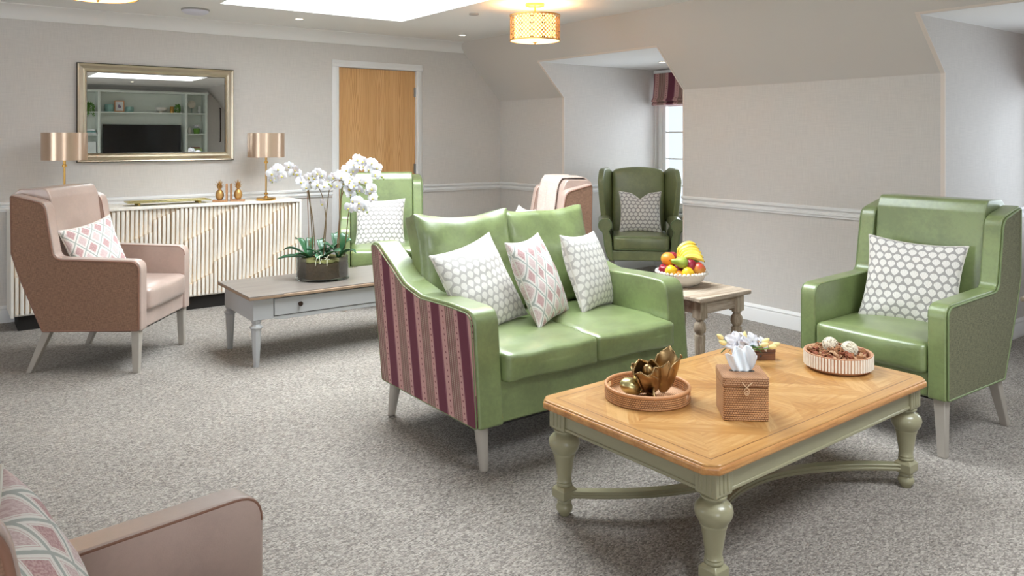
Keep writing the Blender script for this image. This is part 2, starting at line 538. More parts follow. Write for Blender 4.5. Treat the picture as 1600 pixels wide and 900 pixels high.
def obj(name, bm, mat, parent=None, loc=None, rot=None, smooth=35, bevel=0, seg=2, sub=0):
    me = bpy.data.meshes.new(name)
    bmesh.ops.recalc_face_normals(bm, faces=bm.faces)
    bm.to_mesh(me)
    bm.free()
    mats = mat if isinstance(mat, (list, tuple)) else [mat]
    for m in mats:
        me.materials.append(M[m] if isinstance(m, str) else m)
    o = bpy.data.objects.new(name, me)
    COL.objects.link(o)
    if parent is not None:
        o.parent = parent
    if loc:
        o.location = loc
    if rot:
        o.rotation_euler = rot
    if bevel:
        md = o.modifiers.new('bevel', 'BEVEL')
        md.width = bevel
        md.segments = seg
        md.limit_method = 'ANGLE'
        md.angle_limit = radians(35)
        md.harden_normals = False
    if sub:
        md = o.modifiers.new('subdivision', 'SUBSURF')
        md.levels = md.render_levels = sub
    if smooth:
        me.polygons.foreach_set('use_smooth', [True] * len(me.polygons))
        me.set_sharp_from_angle(angle=radians(smooth))
    return o


def empty(name, loc=(0, 0, 0), rz=0.0):
    o = bpy.data.objects.new(name, None)
    COL.objects.link(o)
    o.location = loc
    o.rotation_euler = (0, 0, rz)
    o.empty_display_size = .1
    return o


def tag(o, label, cat, group=None):
    o['label'] = label
    o['category'] = cat
    if group:
        o['group'] = group
    return o


def struct(o):
    o['kind'] = 'structure'
    return o


def copy_tree(o, parent=None):
    kids = [c for c in bpy.data.objects if c.parent == o] if parent is None else None
    c = o.copy()
    COL.objects.link(c)
    if parent is not None:
        c.parent = parent
    for ch in o.children:
        copy_tree(ch, c)
    return c


def box(bm, x0, x1, y0, y1, z0, z1, M_=None, mi=0):
    co = [(x0, y0, z0), (x1, y0, z0), (x1, y1, z0), (x0, y1, z0), (x0, y0, z1), (x1, y0, z1), (x1, y1, z1), (x0, y1, z1)]
    if M_ is not None:
        co = [M_ @ Vector(c) for c in co]
    vs = [bm.verts.new(c) for c in co]
    for f in ((0, 3, 2, 1), (4, 5, 6, 7), (0, 1, 5, 4), (1, 2, 6, 5), (2, 3, 7, 6), (3, 0, 4, 7)):
        fc = bm.faces.new([vs[i] for i in f])
        fc.material_index = mi
    return vs


def prism(bm, pts, a, b, axis='x', M_=None, mi=0):
    """polygon pts (p, q) extruded from a to b; axis x: (p,q)=(y,z); y: (x,z); z: (x,y)"""
    def mk(p, q, t):
        v = {'x': (t, p, q), 'y': (p, t, q), 'z': (p, q, t)}[axis]
        return M_ @ Vector(v) if M_ is not None else v
    A = [bm.verts.new(mk(p, q, a)) for p, q in pts]
    B = [bm.verts.new(mk(p, q, b)) for p, q in pts]
    n = len(pts)
    f = bm.faces.new(A)
    f.material_index = mi
    f = bm.faces.new(B[::-1])
    f.material_index = mi
    for i in range(n):
        f = bm.faces.new((A[i], A[(i + 1) % n], B[(i + 1) % n], B[i]))
        f.material_index = mi


def fillet(pts, rad, n=5):
    """round the corners of a closed polygon; rad is one radius or one for each corner"""
    out = []
    N = len(pts)
    for i in range(N):
        r = rad[i] if isinstance(rad, (list, tuple)) else rad
        p = Vector(pts[i])
        a = Vector(pts[i - 1]) - p
        b = Vector(pts[(i + 1) % N]) - p
        if r <= 0:
            out.append(tuple(p))
            continue
        ang = a.angle(b)
        d = min(r / math.tan(ang / 2), a.length * .49, b.length * .49)
        A = p + a.normalized() * d
        B = p + b.normalized() * d
        for k in range(n + 1):
            t = k / n
            q = A * (1 - t) ** 2 + p * 2 * t * (1 - t) + B * t * t
            out.append(tuple(q))
    return out


def lathe(bm, prof, seg=32, M_=None, mi=0, cap=True):
    uv = bm.loops.layers.uv.verify()
    rings = []
    L = [0]
    for i in range(1, len(prof)):
        L.append(L[-1] + hypot(prof[i][0] - prof[i - 1][0], prof[i][1] - prof[i - 1][1]))
    for r, z in prof:
        ring = []
        for k in range(seg):
            a = 2 * pi * k / seg
            v = Vector((r * cos(a), r * sin(a), z))
            ring.append(bm.verts.new(M_ @ v if M_ is not None else v))
        rings.append(ring)
    R = max(p[0] for p in prof)
    for i in range(len(rings) - 1):
        for k in range(seg):
            k2 = (k + 1) % seg
            f = bm.faces.new((rings[i][k], rings[i][k2], rings[i + 1][k2], rings[i + 1][k]))
            f.material_index = mi
            us = (k, k + 1, k + 1, k)
            vs = (L[i], L[i], L[i + 1], L[i + 1])
            for lp, a, b in zip(f.loops, us, vs):
                lp[uv].uv = (a / seg * 2 * pi * R, b)
    if cap:
        for rg, r in ((rings[0], prof[0][0]), (rings[-1], prof[-1][0])):
            if r > 1e-5:
                f = bm.faces.new(rg)
                f.material_index = mi
    return rings


def tube(bm, pts, r, seg=8, closed=False, M_=None, mi=0):
    pts = [Vector(p) for p in pts]
    n = len(pts)
    rs = r if isinstance(r, (list, tuple)) else [r] * n
    rings = []
    up = None
    for i, p in enumerate(pts):
        if closed:
            t = pts[(i + 1) % n] - pts[i - 1]
        else:
            t = pts[min(i + 1, n - 1)] - pts[max(i - 1, 0)]
        if t.length < 1e-9:
            t = Vector((0, 0, 1))
        t.normalize()
        if up is None:
            up = Vector((0, 0, 1)) if abs(t.z) < .9 else Vector((1, 0, 0))
        a = t.cross(up)
        if a.length < 1e-6:
            a = t.orthogonal()
        a.normalize()
        b = a.cross(t).normalized()
        up = b
        ring = []
        for k in range(seg):
            an = 2 * pi * k / seg
            v = p + (a * cos(an) + b * sin(an)) * rs[i]
            ring.append(bm.verts.new(M_ @ v if M_ is not None else v))
        rings.append(ring)
    m = n if closed else n - 1
    for i in range(m):
        A, B = rings[i], rings[(i + 1) % n]
        for k in range(seg):
            k2 = (k + 1) % seg
            f = bm.faces.new((A[k], A[k2], B[k2], B[k]))
            f.material_index = mi
    if not closed:
        for rg in (rings[0], rings[-1]):
            f = bm.faces.new(rg)
            f.material_index = mi


def softbox(bm, sx, sy, sz, r, bulge=(0, 0, 0), n=12, M_=None, fn=None):
    """box with rounded edges of radius r whose faces swell by bulge (x, y, z)"""
    uvl = bm.loops.layers.uv.verify()
    hx, hy, hz = sx / 2, sy / 2, sz / 2
    def tt(i):
        t = -1 + 2 * i / n
        return math.copysign(abs(t) ** .75, t)
    cache = {}
    def vert(i, j, k):
        key = (i, j, k)
        if key in cache:
            return cache[key]
        u, v, w = tt(i), tt(j), tt(k)
        p = Vector((u * hx, v * hy, w * hz))
        q = Vector((max(-hx + r, min(hx - r, p.x)), max(-hy + r, min(hy - r, p.y)), max(-hz + r, min(hz - r, p.z))))
        d = p - q
        if d.length > 1e-9:
            p = q + d.normalized() * r
        p.x += bulge[0] * u * (1 - v * v) * (1 - w * w)
        p.y += bulge[1] * v * (1 - u * u) * (1 - w * w)
        p.z += bulge[2] * w * (1 - u * u) * (1 - v * v)
        if fn:
            p = fn(p, u, v, w)
        cache[key] = bm.verts.new(M_ @ p if M_ is not None else p)
        return cache[key]
    def face(a, b, c, d, uvs):
        f = bm.faces.new((vert(*a), vert(*b), vert(*c), vert(*d)))
        for lp, q in zip(f.loops, uvs):
            lp[uvl].uv = q
    for i in range(n):
        for j in range(n):
            uvs = [(i / n, j / n), ((i + 1) / n, j / n), ((i + 1) / n, (j + 1) / n), (i / n, (j + 1) / n)]
            def sc(a, b):
                return [(q[0] * a, q[1] * b) for q in uvs]
            for k in (0, n):
                face((i, j, k), (i + 1, j, k), (i + 1, j + 1, k), (i, j + 1, k), sc(sx, sy))
                face((i, k, j), (i + 1, k, j), (i + 1, k, j + 1), (i, k, j + 1), sc(sx, sz))
                face((k, i, j), (k, i + 1, j), (k, i + 1, j + 1), (k, i, j + 1), sc(sy, sz))


def pillow_pt(u, v, w, h, t, side, notch=0, seed=0):
    k = .10
    x = w / 2 * u * (1 - k * (1 - v * v) * abs(u) ** 1.5)
    z = h / 2 * v * (1 - k * (1 - u * u) * abs(v) ** 1.5)
    if notch and v > 0:
        z -= notch * v ** 3 * max(0, 1 - abs(u) * 2.2) ** 1.2
    e = max(0, (1 - u * u) * (1 - v * v))
    y = side * t / 2 * e ** .42
    if notch:
        y *= 1 - .5 * max(0, 1 - abs(u) * 3) * max(0, v)
    wr = noise.noise(Vector((x * 14 + seed, z * 14, seed + side))) * .006 + noise.noise(Vector((x * 5 + seed, z * 5, seed))) * .01
    y += wr * e ** .3 * 1.2
    return Vector((x, y, z))


def pillow(name, label, w, h, t, mat, loc, yaw, tilt, roll=0.0, seed=1, notch=0, pipe='cream_pipe', group=None, n=26):
    root = empty(name, loc)
    root.rotation_euler = (Matrix.Rotation(radians(yaw), 3, 'Z') @ Matrix.Rotation(radians(-tilt), 3, 'X') @ Matrix.Rotation(radians(roll), 3, 'Y')).to_euler()
    tag(root, label, 'cushion', group)
    bm = BM()
    uvl = bm.loops.layers.uv.verify()
    for side in (-1, 1):
        g = [[None] * (n + 1) for _ in range(n + 1)]
        for i in range(n + 1):
            for j in range(n + 1):
                u, v = sin((-1 + 2 * i / n) * pi / 2), sin((-1 + 2 * j / n) * pi / 2)
                g[i][j] = (bm.verts.new(pillow_pt(u, v, w, h, t, side, notch, seed)), (u / 2 + .5) * w / .44, (v / 2 + .5) * h / .44)
        for i in range(n):
            for j in range(n):
                q = (g[i][j], g[i + 1][j], g[i + 1][j + 1], g[i][j + 1])
                f = bm.faces.new([a[0] for a in q])
                for lp, a in zip(f.loops, q):
                    lp[uvl].uv = (a[1], a[2])
    bmesh.ops.remove_doubles(bm, verts=bm.verts, dist=.0004)
    obj('cover', bm, mat, root, smooth=70)
    bm = BM()
    pts = []
    m = 22
    for a, b in (((-1, -1), (1, -1)), ((1, -1), (1, 1)), ((1, 1), (-1, 1)), ((-1, 1), (-1, -1))):
        for k in range(m):
            s_ = sin((-1 + 2 * k / m) * pi / 2) / 2 + .5
            pts.append(pillow_pt(a[0] + (b[0] - a[0]) * s_, a[1] + (b[1] - a[1]) * s_, w, h, t, 1, notch, seed))
    tube(bm, pts, .0042, 6, closed=True)
    obj('piping', bm, pipe, root, smooth=80)
    return root


def world_off(base, r, f, z):
    """a point r to the right of and f beyond base as one stands at the camera side of the room"""
    return (base[0] + r * cos(YAW) + f * sin(YAW), base[1] - r * sin(YAW) + f * cos(YAW), z)


# ------------------------------------------------------------------ the room
YA, XB, XL, YR = 7.281, 5.217, -3.0, -2.72      # back wall, right knee wall, left wall, rear wall
ZC, ZK, ZD, XD = 2.49, 1.865, 2.21, 6.55        # ceiling, knee wall top, dormer ceiling, dormer window wall
SLOPE = (2.21 - 1.865) / (5.217 - 4.89)
XS = XB - (ZC - ZK) / SLOPE                     # where slope meets ceiling
XDS = XB - (ZD - ZK) / SLOPE
D1 = (4.554, 6.155)
D2 = (0.78, 2.38)
KNEES = [(YR, D2[0]), (D2[1], D1[0]), (D1[1], YA)]

bm = BM()
box(bm, XL - .2, XD + .3, YR - .2, YA + .2, -.12, 0)
struct(obj('floor', bm, 'carpet', smooth=0))

# ceiling with two rooflight wells
bm = BM()
xs = sorted({XL - .2, SKY1[0], SKY1[1], SKY2[0], SKY2[1], XS + .02})
ys = sorted({YR - .2, SKY1[2], SKY1[3], SKY2[2], SKY2[3], YA + .2})
for i in range(len(xs) - 1):
    for j in range(len(ys) - 1):
        mx, my = (xs[i] + xs[i + 1]) / 2, (ys[j] + ys[j + 1]) / 2
        if any(k[0] < mx < k[1] and k[2] < my < k[3] for k in (SKY1, SKY2)):
            continue
        box(bm, xs[i], xs[i + 1], ys[j], ys[j + 1], ZC, ZC + .14)
bmesh.ops.remove_doubles(bm, verts=bm.verts, dist=.0005)
for k in (SKY1, SKY2):
    t = .05
    box(bm, k[0] - t, k[0], k[2] - t, k[3] + t, ZC + .14, ZC + .42)
    box(bm, k[1], k[1] + t, k[2] - t, k[3] + t, ZC + .14, ZC + .42)
    box(bm, k[0], k[1], k[2] - t, k[2], ZC + .14, ZC + .42)
    box(bm, k[0], k[1], k[3], k[3] + t, ZC + .14, ZC + .42)
struct(obj('ceiling', bm, 'ceiling', smooth=0))

# walls
bm = BM()
DX0, DX1, DZ = 3.235, 4.115, 2.155
box(bm, XL - .14, DX0 - .03, YA, YA + .14, 0, ZC)
box(bm, DX1 + .03, XB + .14, YA, YA + .14, 0, ZC)
box(bm, DX0 - .03, DX1 + .03, YA, YA + .14, DZ + .03, ZC)
struct(obj('wall_back', bm, 'wall', smooth=0))

bm = BM()
LW = ((3.7, 5.5), (-.7, 1.1))
edges = [YR - .14, LW[1][0], LW[1][1], LW[0][0], LW[0][1], YA]
for a, b in ((0, 1), (2, 3), (4, 5)):
    box(bm, XL - .14, XL, edges[a], edges[b], 0, ZC)
for a, b in LW:
    box(bm, XL - .14, XL, a, b, 0, .65)
    box(bm, XL - .14, XL, a, b, 2.1, ZC)
struct(obj('wall_left', bm, 'wall', smooth=0))

bm = BM()
RW = (-1.7, .4)
box(bm, XL, RW[0], YR - .14, YR, 0, ZC)
box(bm, RW[1], XB + .14, YR - .14, YR, 0, ZC)
box(bm, RW[0], RW[1], YR - .14, YR, 0, .65)
box(bm, RW[0], RW[1], YR - .14, YR, 2.1, ZC)
struct(obj('wall_rear', bm, 'wall', smooth=0))

bm = BM()
for a, b in KNEES:
    box(bm, XB, XB + .12, a, b, 0, ZK)
struct(obj('wall_right', bm, 'wall', smooth=0))

# sloped soffit: whole length above the dormers, down to the knee wall between them
bm = BM()
def slab(y0, y1, xa, za, xb_, zb):
    nx, nz = .1 * SLOPE / hypot(1, SLOPE), .1 / hypot(1, SLOPE)
    prism(bm, [(xa, za), (xb_, zb), (xb_ + nx, zb + nz), (xa + nx, za + nz)], y0, y1, 'y')
slab(YR, YA, XS, ZC, XDS, ZD)
for a, b in KNEES:
    slab(a, b, XDS, ZD, XB, ZK)
bmesh.ops.remove_doubles(bm, verts=bm.verts, dist=.0005)
struct(obj('ceiling_slope', bm, 'slope', smooth=0))

for n_, (a, b) in enumerate((D1, D2)):
    bm = BM()
    for y0, y1 in ((b - .003, b + .1), (a - .1, a + .003)):
        prism(bm, [(XB + .001, 0), (XD, 0), (XD, ZD), (XDS + .001, ZD), (XB + .001, ZK)], y0, y1, 'y')
    # window wall with its opening
    w0, w1, z0, z1 = a + .02, b - .02, .62, 2.10
    box(bm, XD, XD + .16, a - .1, w0, 0, ZD)
    box(bm, XD, XD + .16, w1, b + .1, 0, ZD)
    box(bm, XD, XD + .16, w0, w1, 0, z0)
    box(bm, XD, XD + .16, w0, w1, z1, ZD)
    struct(obj('wall_dormer', bm, 'wall', smooth=0))
    bm = BM()
    prism(bm, [(XDS, ZD), (XD + .16, ZD), (XD + .16, ZD + .1), (XDS + .12, ZD + .1)], a - .05, b + .05, 'y')
    struct(obj('ceiling_dormer', bm, 'ceiling', smooth=0))


def window(nm, axis, p, a, b, z0, z1, cols, rows, depth=.07):
    """white casement window in the plane axis=p between a and b"""
    root = struct(empty(nm))
    def bx(bm, t0, t1, zz0, zz1, d0=0, d1=depth):
        if axis == 'x':
            box(bm, p + d0, p + d1, t0, t1, zz0, zz1)
        else:
            box(bm, t0, t1, p + d0, p + d1, zz0, zz1)
    bm = BM()
    for t0, t1, q0, q1 in ((a, a + .06, z0, z1), (b - .06, b, z0, z1), (a + .06, b - .06, z0, z0 + .06), (a + .06, b - .06, z1 - .06, z1)):
        bx(bm, t0, t1, q0, q1)
    mid = (a + b) / 2
    bx(bm, mid - .035, mid + .035, z0 + .06, z1 - .06)
    obj('window_frame', bm, 'trim', root, bevel=.004)
    for s0, s1 in ((a + .06, mid - .035), (mid + .035, b - .06)):
        bm = BM()
        for t0, t1, q0, q1 in ((s0, s0 + .045, z0 + .06, z1 - .06), (s1 - .045, s1, z0 + .06, z1 - .06), (s0 + .045, s1 - .045, z0 + .06, z0 + .105), (s0 + .045, s1 - .045, z1 - .105, z1 - .06)):
            bx(bm, t0, t1, q0, q1, .01, .055)
        for i in range(1, cols):
            t = s0 + (s1 - s0) * i / cols
            bx(bm, t - .009, t + .009, z0 + .1, z1 - .1, .02, .045)
        for i in range(1, rows):
            z = z0 + (z1 - z0) * i / rows
            bx(bm, s0 + .04, s1 - .04, z - .009, z + .009, .02, .045)
        sash = obj('sash', bm, 'trim', root, bevel=.002)
        bm = BM()
        bx(bm, s0 + .03, s1 - .03, z0 + .09, z1 - .09, .031, .035)
        obj('pane', bm, 'glass', sash, smooth=0)
    return root


for k, (a, b) in enumerate((D1, D2)):
    r_ = window('window_%d' % (k + 1), 'x', XD + .05, a + .02, b - .02, .62, 2.10, 2, 5)
    bm = BM()
    box(bm, XD - .05, XD + .06, a + .001, b - .001, .585, .62)
    obj('window_sill', bm, 'trim', r_, bevel=.006)
for k, (a, b) in enumerate(LW):  # left-wall windows invented to let the ambient fill in
    window('window_%d' % (k + 3), 'x', XL - .12, a, b, .65, 2.1, 2, 4)
window('window_5', 'y', YR - .12, RW[0], RW[1], .65, 2.1, 2, 4)  # unseen rear window, put in for its fill light

# rooflights: frame and pane over each well
for k, q in enumerate((SKY1, SKY2)):
    r_ = struct(empty('window_%d' % (k + 6)))
    bm = BM()
    z0, z1 = ZC + .36, ZC + .41
    f_ = .05
    box(bm, q[0], q[0] + f_, q[2], q[3], z0, z1)
    box(bm, q[1] - f_, q[1], q[2], q[3], z0, z1)
    box(bm, q[0] + f_, q[1] - f_, q[2], q[2] + f_, z0, z1)
    box(bm, q[0] + f_, q[1] - f_, q[3] - f_, q[3], z0, z1)
    obj('window_frame', bm, 'trim', r_, bevel=.004)
    bm = BM()
    box(bm, q[0] + .04, q[1] - .04, q[2] + .04, q[3] - .04, z0 + .02, z0 + .026)
    obj('pane', bm, 'glass', r_, smooth=0)

# chair rail, skirting and cornice
RAIL = [(0, .868), (.012, .868), (.012, .882), (.020, .886), (.018, .900), (.010, .904), (.012, .915), (.026, .926), (.026, .940), (.018, .946), (0, .946)]
SKIRT = [(0, 0), (.018, 0), (.018, .092), (.013, .102), (.016, .112), (.010, .128), (.003, .134), (0, .134)]
CORN = [(0, ZC - .106), (.010, ZC - .106), (.014, ZC - .096)] + [(.014 + .12 * (1 - cos(t)), ZC - .096 + .086 * sin(t)) for t in [pi / 2 * i / 7 for i in range(1, 8)]] + [(.146, ZC - .006), (.146, ZC), (0, ZC)]


def run(nm, prof, axis, p, sgn, a, b, mat='trim', kind_trim=True):
    """moulding with profile (out, z) along a wall; the wall plane is axis=p and the room lies towards sgn"""
    bm = BM()
    pts = [(p + sgn * o_, z) for o_, z in prof]
    prism(bm, pts, a, b, 'x' if axis == 'y' else 'y')
    return struct(obj(nm, bm, mat, smooth=30))


DA0, DA1 = 3.165, 4.203
tn = 1
for prof, base in ((RAIL, 'trim'), (SKIRT, 'baseboard')):
    segs = [('y', YA, -1, XL, DA0, 'back'), ('y', YA, -1, DA1, XB, 'back'), ('x', XL, 1, YR, YA, 'left') if prof is SKIRT else None, ('y', YR, 1, XL, RW[0], 'rear') if prof is RAIL else ('y', YR, 1, XL, 1.1, 'rear')]
    if prof is RAIL:
        segs += [('x', XL, 1, LW[0][1], YA, 'left'), ('x', XL, 1, LW[1][1], LW[0][0], 'left')]
    segs += [('x', XB, -1, a, b, 'right') for a, b in KNEES]
    for a, b in (D1, D2):
        segs += [('y', b, -1, XB - .0, XD, 'dormer'), ('y', a, 1, XB - .0, XD, 'dormer')]
        if prof is SKIRT:
            segs += [('x', XD, -1, a, b, 'dormer')]
    for sgm in segs:
        if sgm is None:
            continue
        ax, p, sg, a, b, side = sgm
        if base == 'trim':
            run('trim_%d' % tn, prof, ax, p, sg, a, b)
            tn += 1
        else:
            run('baseboard_' + side, prof, ax, p, sg, a, b)
run('trim_%d' % tn, CORN, 'y', YA, -1, XL, 4.71, 'ceiling'); tn += 1
run('trim_%d' % tn, CORN, 'x', XL, 1, YR, YA, 'ceiling'); tn += 1
run('trim_%d' % tn, CORN, 'y', YR, 1, XL, 4.71, 'ceiling'); tn += 1

# beads on the dormer arrises, pale colour painting in a brighter-lit bevel
for (a, b) in (D1, D2):
    bm = BM()
    w_ = .022
    for y0, y1 in ((b - .006, b + w_), (a - w_ * .4, a + .006)):
        box(bm, XB - .004, XB + .006, y0, y1, 0, ZK + .002)
        nx, nz = .004 * SLOPE / hypot(1, SLOPE), .004 / hypot(1, SLOPE)
        prism(bm, [(XDS, ZD), (XB, ZK), (XB - nx, ZK - nz), (XDS - nx, ZD - nz)], y0, y1, 'y')
    prism(bm, [(XDS, ZD), (XDS + .006, ZD), (XDS - .008, ZD + .016), (XDS - .014, ZD + .014)], a, b + w_, 'y')
    struct(obj('trim_%d' % tn, bm, 'bead', smooth=0)); tn += 1

# oak door in the back wall
door = struct(empty('door_1', (0, 0, 0)))
bm = BM()
box(bm, DX0 + .003, DX1 - .003, YA + .018, YA + .062, .008, DZ - .003)
obj('door_leaf', bm, 'oak', door, bevel=.002)
bm = BM()
prof = [(0, 0), (0, .016), (.006, .022), (.03, .022), (.036, .017), (.058, .015), (.068, .008), (.068, 0)]
def arch(x_in, sgn):
    pts = [(x_in + sgn * o_, YA - d) for o_, d in prof]
    prism(bm, pts, 0, DZ + .0, 'z')
arch(DX0 - .002, -1)
arch(DX1 + .002 + .0, 1)
pts = [(YA - d, DZ + .0 + o_) for o_, d in prof]
prism(bm, pts, DX0 - .07, DX1 + .07, 'x')
obj('architrave', bm, 'trim', door, smooth=30)
bm = BM()
box(bm, DX0 - .03, DX0, YA - .004, YA + .13, 0, DZ + .03)
box(bm, DX1, DX1 + .03, YA - .004, YA + .13, 0, DZ + .03)
box(bm, DX0, DX1, YA - .004, YA + .13, DZ, DZ + .03)
obj('door_lining', bm, 'trim', door, smooth=0)
for z in (.25, 1.12, 1.93):
    bm = BM()
    lathe(bm, [(.008, z - .05), (.008, z + .05)], 12, Matrix.Translation((DX1 + .002, YA + .006, 0)))
    box(bm, DX1 - .018, DX1 + .016, YA + .006, YA + .0175, z - .05, z + .05)
    obj('hinge', bm, 'steel', door)


# ------------------------------------------------------------------ armchairs
def taper_leg(name, parent, top, foot, a, b, mat='legs', rnd=False):
    bm = BM()
    if rnd:
        n = 16
        A = [bm.verts.new((top[0] + a / 2 * cos(2 * pi * k / n), top[1] + a / 2 * sin(2 * pi * k / n), top[2])) for k in range(n)]
        B = [bm.verts.new((foot[0] + b / 2 * cos(2 * pi * k / n), foot[1] + b / 2 * sin(2 * pi * k / n), foot[2])) for k in range(n)]
    else:
        q = ((-1, -1), (1, -1), (1, 1), (-1, 1))
        n = 4
        A = [bm.verts.new((top[0] + a / 2 * i, top[1] + a / 2 * j, top[2])) for i, j in q]
        B = [bm.verts.new((foot[0] + b / 2 * i, foot[1] + b / 2 * j, foot[2])) for i, j in q]
    bm.faces.new(A)
    bm.faces.new(B[::-1])
    for i in range(n):
        bm.faces.new((A[i], A[(i + 1) % n], B[(i + 1) % n], B[i]))
    return obj(name, bm, mat, parent, bevel=.004, smooth=30)


SIDE = [(0.0, .262), (0.0, .695), (.525, .712), (.585, 1.055), (.80, 1.105), (.797, .74), (.75, .60), (.605, .255)]
SIDE_R = [.012, .065, .05, .075, .012, .05, .03, .012]


def armchair(name, label, lea, fab, welt):
    root = empty(name)
    tag(root, label, 'armchair')
    D = .38
    prof = [(s_ - D, z) for s_, z in fillet(SIDE, SIDE_R, 7)]
    for sg in (-1, 1):
        bm = BM()
        prism(bm, prof, sg * .282, sg * .362, 'x')
        arm = obj('arm_and_wing', bm, lea, root, bevel=.016, seg=4)
        bm = BM()
        cx, cz = .02, .62
        inner = []
        P = fillet([(.013, .268), (.013, .683), (.535, .700), (.593, 1.041), (.795, 1.092), (.790, .74), (.743, .60), (.60, .262)], [.01, .055, .06, .07, .01, .05, .03, .01], 7)
        prism(bm, [(s_ - D, z) for s_, z in P], sg * .350, sg * .3685, 'x')
        pn = obj('side_panel', bm, fab, root, bevel=.004)
        for xx, rr, pth in ((.3675, .0052, P), (.284, .0030, fillet([(.004, .30), (.004, .69), (.528, .706), (.589, 1.048), (.79, 1.10)], [0, .06, .05, .07, 0], 7))):
            bm = BM()
            if xx > .3:
                pts = [(sg * xx, s_ - D, z) for s_, z in pth]
                tube(bm, pts, rr, 6, closed=True)
            else:
                pts = [(sg * xx, s_ - D, z) for s_, z in pth][1:-1]
                tube(bm, pts, rr, 6)
            obj('piping', bm, welt, arm if xx < .3 else pn, smooth=80)
    # back
    bm = BM()
    bp = fillet([(.515, .42), (.545, .60), (.600, 1.07), (.630, 1.132), (.80, 1.128), (.838, 1.10), (.825, 1.02), (.79, 1.02), (.745, .60), (.66, .42)],
                [.02, .2, .06, .04, .03, .02, .01, .03, .05, .02], 6)
    prism(bm, [(s_ - D, z) for s_, z in bp], -.279, .279, 'x')
    obj('backrest', bm, lea, root, bevel=.014, seg=4)
    bm = BM()
    prism(bm, [(.60 - D, .262), (.625 - D, .262), (.768 - D, .60), (.815 - D, .74), (.818 - D, 1.085), (.79 - D, 1.085), (.785 - D, .74), (.735 - D, .60)], -.285, .285, 'x')
    obj('rear_panel', bm, fab, root, bevel=.004)
    # seat
    bm = BM()
    softbox(bm, .556, .61, .145, .028, (0.0, .012, .022), 14, Matrix.Translation((0, -.088, .437)))
    seat = obj('seat_cushion', bm, lea, root, smooth=60)
    bm = BM()
    box(bm, -.285, .285, .012 - D, .06 - D, .262, .378)
    obj('front_rail', bm, lea, root, bevel=.012, seg=3)
    bm = BM()
    box(bm, -.34, .34, .03 - D, .61 - D, .252, .275)
    obj('underlining', bm, 'dark', root, smooth=0)
    for sg in (-1, 1):
        taper_leg('leg', root, (sg * .325, .042 - D, .262), (sg * .332, .042 - D, 0), .052, .036)
        taper_leg('leg', root, (sg * .325, .585 - D, .262), (sg * .332, .70 - D, 0), .052, .034)
    return root


def place(o, x, y, rz_deg):
    o.location = (x, y, 0)
    o.rotation_euler = (0, 0, radians(rz_deg))
    return o


gch = armchair('wing_armchair', 'green leather armchair with grey-green fabric side, by the right wall next to the coffee table', 'green', 'greenfab', 'welt')
place(gch, 4.015, 2.015, -90)
gch2 = copy_tree(gch)
place(gch2, 3.19, 6.24, -25)
gch2['label'] = 'green leather armchair in front of the oak door, half hidden by the orchids'

pch = armchair('wing_armchair', 'blush leather armchair with brown fabric side, in front of the slatted sideboard', 'pink', 'pinkfab', 'pinkwelt')
place(pch, .925, 5.716, 53.6)
pch2 = copy_tree(pch)
place(pch2, 3.68, 4.82, -109.5)
pch2['label'] = 'blush armchair with a throw over its back, behind the two-seat sofa'
pch3 = copy_tree(pch)
place(pch3, FCH[0], FCH[1], FCH[2])
pch3.scale = (.84, 1.08, 1)
pch3['label'] = 'blush leather armchair cut off by the bottom left corner, only its arm in view'


